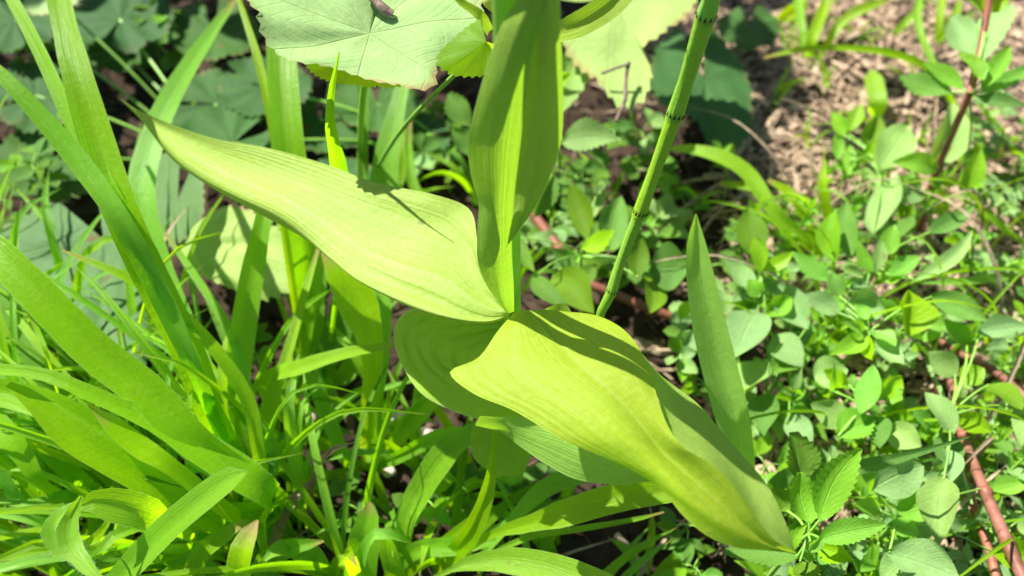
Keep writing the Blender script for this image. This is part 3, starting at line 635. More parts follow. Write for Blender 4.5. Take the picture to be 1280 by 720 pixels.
tuft('narrow grass blade pointing right from the toothed leaves at lower right', (960, 640), [
    ('960 620 .03 14|985 596 .055 22|1040 590 .075 24|1090 580 .085 18|1140 568 .092 10|1180 556 .097 6|1212 546 .10 1', 'clover_dark', 20),])
tuft('bright grass blade arching left to right beside the horsetail', (1040, 330), [
    ('1040 330 .0 6|1012 300 .025 14|970 268 .045 20|935 218 .055 23|900 196 .058 22|865 187 .056 16|838 186 .05 8', 'grass_lit', 20),
    ('1040 330 .0 4|1000 300 .02 10|950 240 .03 12|900 230 .03 8', 'grass', 10),
    ('1030 320 .0 6|1000 262 .03 12|985 240 .035 14|960 225 .036 6', 'grass', 10),
    ('1040 335 .0 4|1035 270 .03 12|1028 230 .045 12|1032 200 .05 3', 'grass_lit', 0),
])
tuft('pale grass blade arching over bare litter at upper right', (1210, 160), [
    ('1200 150 .01 8|1165 90 .05 12|1110 66 .062 11|1050 60 .066 9|1000 62 .062 8|955 72 .05 4', 'grass', 10),
    ('1205 155 .01 6|1150 40 .04 10|1152 -20 .05 8', 'grass', 10),
    ('1090 150 .0 8|1097 130 .02 22|1092 100 .025 22|1090 88 .025 8', 'grass_lit', 0),
    ('1010 80 .0 6|1015 50 .02 14|1030 10 .03 14|1040 -20 .04 8', 'grass_lit', 0),
    ('1020 80 .0 6|1050 30 .02 12|1080 10 .03 14|1110 0 .03 6', 'grass_lit', 0),
    ('1010 90 .0 6|1002 30 .02 10|998 0 .02 12|1000 -20 .03 6', 'grass_lit', 0),
])
tuft('small yellow grass blades sprouting from litter at the top right', (1170, 30), [
    ('1170 60 .0 6|1175 20 .02 10|1180 -20 .03 6', 'grass_lit', 0), ('1165 60 .0 6|1190 30 .02 12|1200 0 .03 6', 'grass', 0),
    ('960 40 .0 6|985 18 .01 18|1000 8 .015 18|1005 -6 .02 5', 'grass_lit', 20), ('1110 50 .0 6|1135 25 .02 10|1155 5 .02 6', 'grass_lit', 0)])
tuft('loose green stalks crossing the leaves at the right edge', (1290, 330), [
    ('1300 320 .0 6|1260 290 .03 9|1230 265 .04 8|1205 250 .045 4', 'grass', 0),
    ('1290 340 .0 8|1240 348 .03 14|1200 352 .04 10|1150 354 .04 3', 'grass', 10),
    ('1300 230 .0 4|1240 150 .03 8|1210 110 .04 3', 'grass', 0),
    ('1215 440 .0 4|1250 560 .03 7|1300 640 .05 4', 'clover', 0),
    ('1165 420 .01 4|1180 500 .04 6|1195 560 .05 5|1215 630 .05 3', 'clover', 0),
])

# ================================================================== BROAD-LEAVED PLANTS, hand placed
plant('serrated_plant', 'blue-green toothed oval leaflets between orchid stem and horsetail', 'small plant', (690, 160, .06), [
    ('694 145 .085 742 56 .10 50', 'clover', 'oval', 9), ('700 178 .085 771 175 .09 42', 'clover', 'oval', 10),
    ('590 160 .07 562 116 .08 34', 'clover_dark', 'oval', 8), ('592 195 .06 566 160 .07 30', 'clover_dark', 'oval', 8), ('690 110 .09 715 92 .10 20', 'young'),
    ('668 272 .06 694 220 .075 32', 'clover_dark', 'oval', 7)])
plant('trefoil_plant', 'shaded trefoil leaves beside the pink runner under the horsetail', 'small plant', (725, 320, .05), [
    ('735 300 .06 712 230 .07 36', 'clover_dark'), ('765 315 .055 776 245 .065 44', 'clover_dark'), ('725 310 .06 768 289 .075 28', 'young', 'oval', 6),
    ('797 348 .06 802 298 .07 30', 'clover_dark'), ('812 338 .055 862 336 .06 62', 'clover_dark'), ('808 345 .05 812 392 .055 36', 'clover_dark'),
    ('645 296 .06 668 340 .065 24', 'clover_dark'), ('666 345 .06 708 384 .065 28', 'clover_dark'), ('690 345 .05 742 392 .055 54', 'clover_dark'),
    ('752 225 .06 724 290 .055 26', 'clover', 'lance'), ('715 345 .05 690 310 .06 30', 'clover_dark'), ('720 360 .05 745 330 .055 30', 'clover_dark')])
plant('trefoil_plant', 'tiny crinkled pale seedling leaves left of the upright pointed leaf', 'small plant', (850, 440, .03), [
    ('850 440 .03 868 412 .035 22', 'clover'), ('848 442 .03 838 420 .035 20', 'clover_green'), ('850 445 .03 870 440 .035 20', 'clover'), ('846 446 .03 834 456 .035 22', 'clover'),
    ('852 450 .03 872 466 .035 22', 'clover'), ('850 400 .03 866 375 .04 16', 'young'), ('850 452 .03 852 478 .03 20', 'clover_green')])
RS = 'redstem'
plant('red_stemmed_plant', 'tall red-stemmed plant with toothed leaves at the top right corner', 'small plant', (1212, 118, .115), [
    ('1205 112 .115 1152 78 .12 22', 'clover_green', 'lance', 9), ('1192 116 .112 1124 96 .11 42', 'clover_dark', 'oval', 8), ('1226 112 .12 1262 58 .135 28', 'clover_green', 'oval', 8),
    ('1230 100 .125 1198 68 .13 32', 'young', 'oval', 6), ('1218 70 .10 1192 20 .10 44', 'clover', 'oval', 8), ('1228 78 .10 1264 6 .11 44', 'clover', 'oval', 9),
    ('1222 120 .115 1284 132 .12 22', 'clover_dark', 'lance', 9), ('1225 116 .118 1290 80 .12 24', 'clover_green', 'lance', 9), ('1232 14 .14 1206 -6 .15 26', 'young'), ('1236 14 .14 1262 -8 .15 30', 'young'),
    ('1165 212 .06 1190 128 .08 44', 'clover'), ('1200 238 .05 1226 180 .07 30', 'clover_green', 'lance')], 'redstem', (1150, 290), .0023)
o_ = bpy.data.objects  # upper part of the same red stem
tube('stem', [P(1212, 118, .115), P(1226, 60, .13), P(1238, -10, .15), P(1242, -40, .16)], [.0022, .002, .002, .0018], M['redstem'], [r for r in o_ if r.get('label', '').startswith('tall red-stemmed')][0], 10, 8)
plant('trefoil_plant', 'pale rounded trefoil leaves beside the red stem near the litter', 'small plant', (1100, 215, .05), [
    ('1085 205 .05 1098 144 .06 38', 'clover_dark'), ('1098 212 .055 1134 156 .06 48', 'clover'), ('1172 212 .06 1116 202 .065 28', 'young'),
    ('1058 168 .05 1076 130 .06 22', 'young'), ('1055 170 .05 1040 140 .055 20', 'clover_green'), ('1100 240 .05 1080 210 .05 40', 'clover'), ('1090 292 .05 1122 218 .06 38', 'clover'),
    ('1048 200 .04 1046 165 .05 16', 'clover_green'), ('1060 220 .04 1062 180 .05 18', 'young'), ('1120 250 .05 1150 225 .05 30', 'clover')])
plant('trefoil_plant', 'upright green trefoil with rounded leaves right of the pointed leaf tip', 'small plant', (952, 345, .05), [
    ('945 322 .06 934 260 .07 42', 'clover_dark'), ('950 342 .06 945 296 .075 24', 'young', 'obov'), ('954 338 .06 992 314 .07 20', 'young'),
    ('946 362 .05 908 324 .055 32', 'clover'), ('950 372 .05 935 350 .055 24', 'clover_green'), ('948 388 .045 918 448 .05 56', 'clover'), ('955 395 .045 990 370 .05 26', 'clover_green')])
plant('trefoil_plant', 'dense cluster of narrow green leaves in the middle of the right side', 'small plant', (1085, 335, .05), [
    ('1045 328 .06 1045 262 .075 36', 'clover_green'), ('1065 320 .06 1058 250 .07 34', 'clover_dark', 'lance'), ('1040 352 .055 990 314 .06 24', 'clover_green', 'lance'),
    ('1114 318 .065 1118 280 .075 26', 'young'), ('1140 352 .06 1216 288 .07 22', 'clover', 'lance'), ('1160 292 .06 1218 256 .07 30', 'clover_dark', 'lance'),
    ('1090 340 .06 1072 300 .07 20', 'clover_green', 'lance'), ('1095 340 .06 1100 296 .07 20', 'clover'), ('1080 345 .06 1050 335 .065 20', 'clover'), ('1110 345 .06 1150 320 .065 24', 'clover_green'),
    ('1105 350 .055 1128 345 .06 16', 'young'), ('1085 355 .05 1060 365 .055 22', 'clover'), ('1120 300 .06 1140 270 .06 24', 'clover_dark')])
plant('trefoil_plant', 'lime young trefoil rosette with one round glossy leaf on the right', 'small plant', (1086, 415, .055), [
    ('1135 420 .06 1135 362 .07 54', 'young', 'oval'), ('1082 418 .06 1036 444 .065 28', 'young'), ('1080 414 .06 1054 403 .07 18', 'young'), ('1086 420 .06 1090 450 .065 18', 'young'),
    ('1092 415 .06 1120 432 .065 26', 'young'), ('1056 386 .055 1108 386 .06 46', 'clover'), ('1050 392 .055 1006 368 .06 30', 'clover'), ('1162 370 .06 1234 402 .065 34', 'clover_dark'),
    ('1050 372 .055 1040 340 .06 22', 'clover_dark'), ('1095 425 .06 1130 455 .06 34', 'clover'), ('1110 400 .055 1100 370 .065 20', 'clover_green'), ('1085 400 .06 1068 380 .06 18', 'young')])
plant('trefoil_plant', 'big pale oval leaves low beside the base of the pointed leaf', 'small plant', (985, 440, .04), [
    ('968 418 .045 1004 458 .05 42', 'clover'), ('1010 412 .045 974 354 .05 42', 'clover'), ('990 432 .045 985 416 .05 26', 'young'), ('1000 445 .04 960 470 .045 40', 'clover_dark'),
    ('1015 470 .04 1060 462 .045 42', 'clover'), ('955 450 .04 925 490 .04 50', 'clover'), ('960 490 .035 955 545 .03 40', 'clover_dark', 'lance'), ('985 520 .03 1015 560 .03 34', 'clover')])
plant('trefoil_plant', 'two-toned oval leaves over dark soil right of the pointed leaf base', 'small plant', (1080, 510, .05), [
    ('1075 518 .055 1092 456 .065 34', 'clover_green'), ('1056 532 .045 1014 504 .05 38', 'clover'), ('1046 546 .045 1092 524 .05 44', 'clover_green', 'oval', 9), ('1112 530 .045 1152 558 .05 42', 'clover'),
    ('1060 480 .05 1030 462 .055 26', 'young'), ('1100 500 .05 1128 470 .055 30', 'young'), ('1095 520 .05 1100 560 .05 34', 'clover_dark'), ('1040 490 .05 1043 452 .07 10', 'young'),
    ('1110 495 .05 1128 500 .055 22', 'young')])
plant('trefoil_plant', 'pale oval leaves hanging by the crossing stalks at the right', 'small plant', (1185, 520, .055), [
    ('1192 542 .06 1156 490 .065 38', 'clover'), ('1180 596 .06 1174 680 .065 56', 'clover'), ('1184 562 .055 1188 604 .06 28', 'clover'), ('1234 480 .055 1278 512 .06 42', 'clover_dark'),
    ('1276 508 .05 1278 562 .055 30', 'clover'), ('1170 545 .05 1200 580 .05 40', 'clover_dark'), ('1195 470 .05 1160 440 .055 34', 'clover'), ('1200 480 .05 1230 460 .055 30', 'young'),
    ('1195 520 .05 1240 540 .05 30', 'young'), ('1222 416 .05 1286 408 .06 30', 'clover'), ('1210 430 .045 1180 400 .05 26', 'clover_green')])
plant('trefoil_plant', 'broad pale leaves at the bottom right corner of the photo', 'small plant', (1120, 650, .05), [
    ('1090 612 .06 1154 582 .065 54', 'clover'), ('1108 690 .06 1200 722 .065 62', 'clover'), ('1120 640 .055 1165 620 .06 36', 'clover_green'), ('1110 655 .055 1150 668 .06 30', 'clover_green'),
    ('1100 640 .055 1065 630 .06 24', 'young'), ('1130 700 .05 1100 730 .05 40', 'clover'), ('1230 610 .05 1290 600 .05 30', 'young'), ('1240 690 .05 1290 700 .05 40', 'clover_green')])
tp = plant('toothed_plant', 'bright green sharply toothed leaves right of the orchid leaf tip', 'small plant', (1010, 668, .085), [
    ('1024 652 .095 1076 560 .115 50', 'clover_green', 'oval', 12), ('1012 655 .09 1000 590 .10 42', 'clover_green', 'oval', 10), ('1000 602 .075 990 540 .085 54', 'clover_dark', 'oval', 9),
    ('1022 674 .095 1108 656 .105 34', 'clover_green', 'oval', 12), ('1020 684 .085 1065 700 .09 30', 'clover_green', 'oval', 9), ('1000 696 .08 905 690 .07 44', 'clover_dark', 'oval', 12),
    ('985 690 .09 1008 655 .10 20', 'young', 'oval', 7), ('1000 700 .08 1010 730 .08 36', 'clover_dark', 'oval', 8), ('1012 690 .095 1030 672 .10 18', 'young', 'oval', 6), ('985 640 .07 968 610 .075 40', 'clover_dark', 'oval', 9)])
# pinkish reclining stems
def runner(label, s, rad, mat='pinkstem', cat='plant stem'):
    q = px(s); pts = [P(*a) for a in q]
    o = root('fallen_stem', label, cat, V((pts[0].x, pts[0].y, 0)))
    tube('stalk', pts, [rad * R.uniform(.88, 1.1) for _ in pts], M[mat], o, 30, 12, ridges=.07)
    for q0 in range(2, len(pts) - 1):
        d_ = (pts[q0 + 1] - pts[q0]).normalized(); tube('node', [pts[q0] - d_ * .002, pts[q0], pts[q0] + d_ * .002], [rad * 1.05, rad * 1.32, rad * 1.05], M['redstem'], o, 6, 12)
    return o
runner('thick pink reclining stem running off the bottom right corner', '1150 380 -.01|1188 470 .012|1204 545 .034|1232 615 .050|1260 680 .058|1300 770 .06', .0024)
runner('second pink stem just left of the thick one at bottom right', '1140 420 -.01|1178 500 .012|1200 580 .026|1220 640 .034|1240 700 .038|1256 770 .04', .0018, 'redstem')
runner('pink stem crossing the right edge at mid height', '1140 400 -.01|1190 436 .02|1240 462 .036|1285 500 .042|1330 545 .04', .0019)
runner('reddish runner creeping behind the horsetail foot', '640 235 .01|668 270 .02|700 312 .026|728 350 .026|765 366 .024|812 386 .02|860 402 .015|900 410 .006', .0030, 'redstem')
# twigs
def twig(label, s, rad, mat='twig', cat='twig'):
    q = px(s); pts = [P(*a[:3]) for a in q]
    o = tube('dry_twig', pts, [rad * (1 - .15 * (i % 2)) for i in range(len(pts))], M[mat], None, 16, 7, ridges=.12)
    o['label'] = label; o['category'] = cat; return o
twig('forked grey-brown twig hanging over the pale scalloped leaf', '786 78 .115|782 100 .11|781 125 .105|770 152 .10', .0012)
twig('short side twig joined to the hanging forked twig', '752 92 .11|768 86 .113|786 80 .116', .0009)
twig('stubby dry stalk resting on the nibbled pale leaf', '458 -12 .2205|472 4 .2175|481 13 .2155|490 19 .214', .0019)
twig('pale dry straw lying under the bright grass at bottom centre', '350 690 .006|385 662 .012|415 668 .012|434 680 .01', .0008, 'straw')
twig('thin pale twig lying on soil at the bottom right', '1200 716 .01|1230 704 .012|1265 700 .01|1290 702 .01', .0014, 'straw')
twig('dry grey stick on the shaded soil below the wavy leaf', '770 668 .008|790 690 .008|806 716 .008', .0016, 'straw')
twig('long dry straw on the dark ground right of the horsetail', '800 300 .006|850 262 .012|905 225 .01', .0008, 'twig')
twig('second dry straw crossing dark ground right of the horsetail', '870 300 .008|900 262 .01|935 240 .008', .0009, 'twig')
twig('white straw stuck upright in the litter near the top', '1006 60 .004|1006 40 .012|1004 20 .018', .0011, 'straw')

# ================================================================== FILL VEGETATION
def unit_leaf(mat, kind, wd, teeth=0):
    o = leaf_at(V((0, 0, 0)), V((0, 1, 0)), wd, M[mat], None, kind, teeth, .16, .1, nrm=UP, seg=None if teeth else 8)
    me = o.data; bpy.data.objects.remove(o); return me
ML = {k: unit_leaf(*v) for k, v in dict(a=('clover', 'oval', .62), b=('clover_green', 'oval', .55), h=('clover', 'lance', .42), i=('clover_green', 'lance', .38), c=('clover_dark', 'oval', .6), d=('young', 'obov', .6), e=('clover', 'obov', .66, 7), f=('clover_dark', 'lance', .4), g=('clover_green', 'oval', .6, 8)).items()}
def place_leaf(me, parent, base, d, nrm, size, name='leaf'):
    d = d.normalized(); s = d.cross(nrm).normalized(); n = s.cross(d)
    m = Matrix.Translation(base - parent.location) @ Matrix((s, d, n)).transposed().to_4x4() @ Matrix.Scale(size, 4)
    o = bpy.data.objects.new(name, me); COL.objects.link(o); o.parent = parent; o.matrix_local = m
    return o
def weed(x, y, hgt, keys, size, label, nodes=3, group=None, lean=None):
    g = P(x, y, 0)
    lean = lean or V((R.uniform(-.4, .4), R.uniform(-.4, .3), 0)); top_ = g + UP * hgt + lean * hgt
    o = root('trefoil_plant', label, 'small plant', g, group)
    pts = [g - UP * .003, g.lerp(top_, .5) + V((R.uniform(-.003, .003), R.uniform(-.003, .003), 0)), top_]
    tube('stem', pts, [.0010, .0009, .0006], M['stem'], o, 8, 6)
    for k in range(nodes):
        t = .45 + .55 * (k + 1) / nodes; q = pts[1].lerp(pts[2], max(0, (t - .5) * 2))
        a = R.uniform(0, 6.28)
        for j in range(3 if k == nodes - 1 else 2):
            aa = a + j * (2.1 if k == nodes - 1 else 3.14) + R.uniform(-.3, .3)
            d = V((math.cos(aa), math.sin(aa), R.uniform(.0, .5)))
            pe = q + d * size * .55
            tube('petiole', [q, q.lerp(pe, .5) + UP * .002, pe], [.0004, .0004, .0004], M['stem'], o, 3, 4)
            me = ML[R.choice(keys)]
            for b_ in (-1.1, 0, 1.1):
                if R.random() < .12: continue
                d2 = Matrix.Rotation(b_, 3, 'Z') @ V((d.x, d.y, 0)).normalized() + UP * R.uniform(-.25, .35)
                place_leaf(me, o, pe, d2, UP + V((R.uniform(-.5, .5), R.uniform(-.6, .2), 0)), size * R.uniform(.75, 1.15))
    return o
places_r = [(x, y) for y in range(170, 770, 46) for x in range(950, 1340, 54)]
for (x, y) in places_r:
    if y < 230 and x < 1120: continue
    x += R.uniform(-26, 26); y += R.uniform(-22, 22)
    s_ = R.uniform(.006, .0135)
    weed(x, y + 25, R.uniform(.012, .040), R.choice(['aab', 'ahh', 'bcg', 'ccf', 'iid', 'ddb', 'hie']), s_, 'low trefoil weed in the leafy patch on the right', R.choice((1, 2, 3)), 'low trefoil weeds at the right')
for (x, y) in ((700, 430), (640, 250), (560, 215), (600, 160), (900, 600), (780, 290), (840, 250), (690, 200), (560, 590), (600, 620), (640, 640), (530, 640), (880, 690), (860, 650), (470, 620), (330, 440), (440, 300), (880, 470), (700, 610), (290, 230)):
    weed(x + R.uniform(-14, 14), y + 20, R.uniform(.008, .022), R.choice(['ccf', 'ccb', 'cfg']), R.uniform(.008, .013), 'small dark trefoil weed in the shade of bigger leaves', R.choice((1, 2)), 'small shaded weeds under the grass and orchid')
for (x, y) in ((30, 160), (80, 240), (150, 190), (20, 300), (240, 90), (90, 90), (200, 60)):
    weed(x, y + 20, R.uniform(.03, .06), R.choice(['ccf', 'ccb', 'cfg']), R.uniform(.012, .018), 'shaded weed among the dark leaves at the upper left', 2, 'shaded weeds at the upper left')
# leafy shrub added out of view at top left to throw dappled shade
sb = root('added_shade_shrub', 'unseen shrub added beyond the upper left edge to throw dappled shade', 'shrub', V((-.52, .86, 0)))
for k in range(9):
    a = V((-.52 + R.uniform(-.02, .02), .86, 0)); b = V((R.uniform(-.95, .0), R.uniform(.74, .98), R.uniform(.22, .48)))
    tube('branch', [a, a.lerp(b, .5) + UP * .06, b], [.004, .003, .0015], M['twig'], sb, 8, 6)
for k in range(430):
    b = V((R.uniform(-1.0, .0), R.uniform(.70, 1.0), R.uniform(.08, .50)))
    a = R.uniform(0, 6.28)
    place_leaf(ML[R.choice('cfg')], sb, b, V((math.cos(a), math.sin(a), R.uniform(-.4, .3))), V((R.uniform(-.6, .6), R.uniform(-.3, .7), 1)), R.uniform(.04, .075))
def sprig(x, y, hgt, keys, size, group, nodes=5):
    g = P(x, y, 0); lean = V((R.uniform(-.5, .5), R.uniform(-.6, .2), 0)); top_ = g + UP * hgt + lean * hgt
    o = root('leafy_sprig', 'sprig', 'small plant', g, group)
    mid_ = g.lerp(top_, .5) + V((R.uniform(-.004, .004), R.uniform(-.004, .004), 0))
    tube('stem', [g - UP * .003, mid_, top_], [.0010, .0009, .0006], M['stem'], o, 8, 6)
    for k in range(nodes):
        t = .35 + .65 * (k + 1) / nodes; q = g.lerp(mid_, t * 2) if t < .5 else mid_.lerp(top_, t * 2 - 1); a = k * 2.2 + R.random()
        for j in range(3 if k == nodes - 1 else 2):
            aa = a + j * (2.1 if k == nodes - 1 else 3.14) + R.uniform(-.4, .4)
            d = V((math.cos(aa), math.sin(aa), R.uniform(.3, 1.3)))
            place_leaf(ML[R.choice(keys)], o, q, d, UP * .8 + V((R.uniform(-.5, .5), R.uniform(-.6, .1), 0)), size * R.uniform(.7, 1.1) * (1.25 - .45 * t))
    return o
for (x, y) in [(x, y) for y in range(230, 760, 66) for x in range(940, 1330, 62)]:
    sprig(x + R.uniform(-28, 28), y + R.uniform(-20, 20), R.uniform(.025, .055), R.choice(['hib', 'iid', 'hha', 'bbi', 'idi']), R.uniform(.010, .016), 'leafy sprigs at the right', R.choice((4, 5, 6)))
for (x, y) in ((560, 180), (700, 230), (760, 210), (830, 300), (700, 330), (860, 330), (650, 220), (780, 350), (740, 270), (820, 220), (680, 290), (560, 150), (900, 380), (870, 420), (520, 210), (800, 170)):
    weed(x + R.uniform(-12, 12), y + 15, R.uniform(.012, .035), R.choice(['cca', 'ccb', 'ceg']), R.uniform(.012, .018), 'w', 2, 'grey-green trefoil weeds behind the orchid')
for (x, y) in ((280, 660), (220, 690), (330, 650), (160, 680), (300, 600), (240, 620), (360, 600), (120, 600), (60, 640), (180, 560), (400, 620), (90, 540)):
    o_ = root('grass_tuft', 'g', 'grass tuft', P(x, y, 0), 'thin grass tufts among the broad blades at the left')
    for _ in range(7):
        b = P(x + R.uniform(-12, 12), y + R.uniform(-10, 10), -.002); h_ = R.uniform(.06, .115); d = V((R.uniform(-1.2, -.35) if R.random() < .8 else R.uniform(.4, .8), R.uniform(-.1, .8), 0)) * h_; w_ = R.uniform(.0016, .0036)
        ribbon('blade', [b, b + d * .25 + UP * h_ * .5, b + d * .8 + UP * h_ * .95, b + d * 1.4 + UP * h_ * R.uniform(.7, 1.1)], [w_ * .8, w_, w_ * .8, w_ * .05], M[R.choice(['grass', 'grass', 'grass_lit', 'grass_dark'])], o_, R.uniform(-35, 35), .5, 14)
for (x, y) in ((1020, 420), (1120, 330), (1210, 340), (1240, 450), (1150, 480), (1040, 560), (1190, 610), (1100, 250), (1260, 270), (1000, 300), (1130, 700), (1230, 700), (980, 480), (1070, 400)):
    o_ = root('grass_tuft', 'g', 'grass tuft', P(x, y, 0), 'thin grass stalks crossing the weeds at the right')
    for _ in range(3):
        b = P(x + R.uniform(-10, 10), y + R.uniform(-8, 8), -.002); h_ = R.uniform(.05, .085); d = V((R.uniform(-1.3, 1.3), R.uniform(-.5, .8), 0)) * h_; w_ = R.uniform(.0012, .0026)
        ribbon('blade', [b, b + d * .25 + UP * h_ * .6, b + d * .8 + UP * h_ * .95, b + d * 1.4 + UP * h_ * R.uniform(.6, 1)], [w_ * .8, w_, w_ * .8, w_ * .05], M[R.choice(['grass', 'grass_lit', 'grass', 'straw'])], o_, R.uniform(-35, 35), .5, 14)
# short tufts of finer grass
def filltuft(x, y, n, hgt, label, group, mats, lean=(0, 0), wd=(.003, .006)):
    g = P(x, y, 0); o = root('grass_tuft', label, 'grass tuft', g, group)
    for _ in range(n):
        a = R.uniform(0, 6.28); sp = R.uniform(.6, 1.2); h_ = hgt * R.uniform(.6, 1.2)
        d = V((math.cos(a) * sp + lean[0], math.sin(a) * sp + lean[1], 0)) * h_
        b = g + V((R.uniform(-.006, .006), R.uniform(-.006, .006), -.003))
        wdd = R.uniform(*wd)
        ribbon('blade', [b, b + d * .25 + UP * h_ * .55, b + d * .75 + UP * h_ * .95, b + d * 1.4 + UP * h_ * R.uniform(.7, 1.05)], [wdd * .7, wdd, wdd * .8, wdd * .05], M['straw' if R.random() < .05 else R.choice(mats)], o, R.uniform(-40, 40), .3, 12)
    return o
G = ['grass', 'grass', 'grass', 'grass_dark', 'grass']
for (x, y) in [(20, 720), (90, 740), (170, 750), (250, 720), (60, 620), (0, 560), (150, 640), (40, 500), (110, 460), (230, 560), (180, 420), (350, 730), (300, 690), (20, 420), (380, 660), (-30, 640), (-40, 480), (430, 740)]:
    filltuft(x + R.uniform(-15, 15), y, 11, R.uniform(.05, .095), 'low grass filling in under the broad blades at left', 'low grass tufts at the left', G + ['grass_lit'], (-.6, .35), (.0025, .0065))
for (x, y) in [(520, 590), (560, 640), (480, 650), (620, 690), (660, 720), (560, 720), (400, 560), (350, 540), (420, 520), (700, 690), (740, 740), (600, 600), (500, 540), (820, 730)]:
    filltuft(x + R.uniform(-15, 15), y, 5, R.uniform(.02, .045), 'short grass on the soil at the bottom centre', 'short grass tufts at the bottom centre', G, (.1, .2), (.003, .006))
for (x, y) in [(960, 130), (1000, 190), (1040, 110), (1080, 60), (1130, 110), (960, 290), (1010, 240), (1200, 40), (1060, 0), (1140, 180), (1250, 200), (1270, 330), (980, 60), (870, 270), (1180, 260), (1230, 440), (1060, 640)]:
    filltuft(x + R.uniform(-15, 15), y, 5, R.uniform(.018, .035), 'fine thin grass sprouting through the litter at the right', 'fine grass sprouts at the right', ['grass', 'grass_lit', 'grass'], (0, 0), (.0015, .003))
for (x, y) in [(450, 240), (520, 250), (600, 230), (400, 210), (340, 230), (230, 150), (120, 160), (760, 230), (700, 250), (660, 340), (520, 330), (560, 300)]:
    filltuft(x + R.uniform(-15, 15), y + 20, 4, R.uniform(.02, .045), 'thin grass in the dark gaps behind the orchid', 'thin shaded grass tufts behind the orchid', ['grass_dark', 'grass'], (0, .1), (.002, .005))
for x, y, a, ln, lab in ((250, 585, .6, .05, 'dead tan straw caught among the broad blades left of centre'), (400, 600, 2.6, .05, 'dead straw on the brown gap left of the pleated blade'), (360, 640, .2, .04, 'thin dead straw above the bottom edge, left of the two-toned blade'),
                         (70, 700, 2.9, .05, 'dead straw under the curled hairy blade'), (560, 640, 1.2, .04, 'dead straw behind the sickle-shaped blade'), (700, 700, .4, .05, 'pale straw on bare soil below the translucent blade'),
                         (420, 520, 1.9, .04, 'upright dead straw beside the pleated blade'), (640, 600, 2.2, .04, 'dead straw under the dull lower orchid leaf'), (820, 690, .9, .04, 'dead straw on soil beneath the wavy leaf'), (870, 230, .3, .06, 'bent dead straw right of the horsetail on dark ground'),
                         (950, 60, 2.0, .05, 'long pale straw in the litter by the top edge'), (1090, 110, .5, .05, 'pale straw in the litter left of the tall red stem'), (1010, 140, 2.7, .05, 'straw lying in the middle of the bare litter')):
    g = P(x, y, .012); d = V((math.cos(a), math.sin(a), R.uniform(-.1, .25)))
    o = ribbon('dead_straw', [g - d * ln * .5, g + UP * .004, g + d * ln * .5 + V((.004, 0, 0))], [.0012, .0018, .0008], M['straw'], None, R.uniform(-30, 30), .5, 14)
    o['label'] = lab; o['category'] = 'straw'
# pale stones and clods
def stone(x, y, r, label):
    c = P(x, y, .002); rows = []; sd = R.uniform(0, 50)
    for i in range(9):
        th = math.pi * i / 8; rw = []
        for k in range(13):
            ph = 6.2832 * (k % 12) / 12; d = V((math.sin(th) * math.cos(ph), math.sin(th) * math.sin(ph), math.cos(th)))
            rw.append(c + V((d.x * 1.2, d.y, d.z * .75)) * r * (1 + .35 * noise.noise(d * 1.6 + V((sd, 0, 0)))))
        rows.append(rw)
    o = gridmesh('pebble', rows, M['stone'], None); o['label'] = label; o['category'] = 'pebble'; return o
for a in ((212, 465, .004, 'pinkish pebble between broad grass blades at left'), (390, 523, .003, 'pale pebble in the dark gap left of the central grass tuft'), (497, 530, .007, 'largest rough pinkish clod right of the central grass tuft'),
          (333, 650, .004, 'pebble under the bright bent grass tip'), (330, 708, .004, 'pebble at the bottom edge left of centre'), (530, 545, .005, 'rough clod just right of the largest clod'), (580, 655, .003, 'pebble by the sickle-shaped blade'), (486, 590, .003, 'pebble at the foot of the central tuft')):
    stone(*a)
# fine hairs on the blade margins, too many to count
vs = []; fs = []
for e, d in HAIRS:
    s = d.cross(CF).normalized() * .000025; i0 = len(vs)
    vs += [e - s, e + s, e + d]; fs.append((i0, i0 + 1, i0 + 2))
if vs:
    o = mesh('blade_hairs', vs, fs, M['hair'], smooth=False); o['kind'] = 'stuff'; o['label'] = 'fine white hairs along the edges of the broad grass blades'; o['category'] = 'hairs'
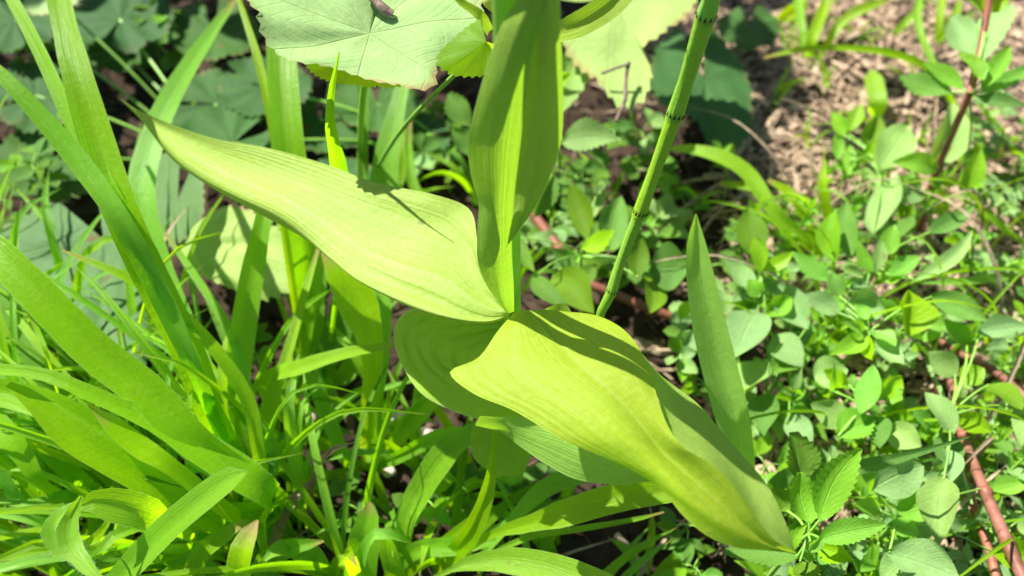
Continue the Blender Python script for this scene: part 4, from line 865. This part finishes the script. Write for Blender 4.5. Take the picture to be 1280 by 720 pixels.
# ---- each fill plant gets a label of its own: by the landmark it stands next to
LM = [(640, 385, 'the foot of the orchid stem'), (755, 390, 'the horsetail foot'), (905, 450, 'the upright pointed leaf'), (993, 690, 'the tip of the wavy leaf'), (1155, 270, 'the tall red stem'), (1050, 610, 'the toothed leaves at lower right'),
      (1135, 392, 'the round glossy lime leaf'), (1240, 640, 'the thick pink stem'), (890, 200, 'the arching bright grass blade'), (1070, 60, 'the pale arching blade over the litter'), (720, 110, 'the blue-green toothed leaflets'),
      (462, 540, 'the pleated yellow-green blade'), (145, 650, 'the curled hairy blade'), (225, 640, 'the flat blade with white glints'), (330, 600, 'the root of the big grass tuft'), (150, 125, 'the tip of the long orchid leaf'),
      (60, 380, 'the broad diagonal blade'), (45, 60, 'the jointed grass stalk'), (295, 310, 'the half-lit toothed leaf'), (610, 610, 'the sickle-shaped blade'), (455, 680, 'the two-toned broad blade'), (555, 460, 'the rounded ribbed orchid leaf'),
      (760, 630, 'the translucent yellow-green blade'), (1180, 640, 'the hanging pale oval leaf'), (1080, 470, 'the two-toned oval leaves'), (940, 290, 'the upright green trefoil'), (470, 90, 'the nibbled pale scalloped leaf'), (1270, 30, 'the top right corner'), (20, 700, 'the bottom left corner')]
ORD = ['nearest', 'second', 'third', 'fourth', 'fifth', 'sixth', 'seventh', 'eighth', 'ninth', 'tenth', 'eleventh', 'twelfth', 'thirteenth']
def pix(p):
    d = p - CP; z = d.dot(CF); return 640 + d.x / z * FOC, 360 - d.dot(CU) / z * FOC
cell = {}
KIND = {'thin grass stalks crossing the weeds at the right': 'tuft of thin grass stalks', 'leafy sprigs at the right': 'leafy sprig', 'grey-green trefoil weeds behind the orchid': 'grey-green trefoil weed', 'thin grass tufts among the broad blades at the left': 'tuft of thin grass', 'low trefoil weeds at the right': 'low trefoil weed', 'low grass tufts at the left': 'low grass tuft', 'short grass tufts at the bottom centre': 'short grass sprout', 'small shaded weeds under the grass and orchid': 'small shaded trefoil weed',
        'shaded weeds at the upper left': 'dark shaded weed', 'fine grass sprouts at the right': 'fine thin grass sprout', 'thin shaded grass tufts behind the orchid': 'thin shaded grass tuft'}
for o in [o for o in bpy.data.objects if o.get('group') in KIND]:
    x, y = pix(o.location); b = min(LM, key=lambda q: (q[0] - x) ** 2 + (q[1] - y) ** 2); dx, dy = x - b[0], y - b[1]
    side = ('to the right of' if dx > 0 else 'to the left of') if abs(dx) > abs(dy) else ('below' if dy > 0 else 'above')
    cell.setdefault((KIND[o['group']], side, b[2]), []).append((dx * dx + dy * dy, o))
for (kd, side, lm), L in cell.items():
    L.sort(key=lambda q: q[0])
    for i, (_, o) in enumerate(L):
        o['label'] = (ORD[i] + ' ' if len(L) > 1 else '') + f'{kd} {side} {lm}'
print('objects', len(bpy.data.objects))
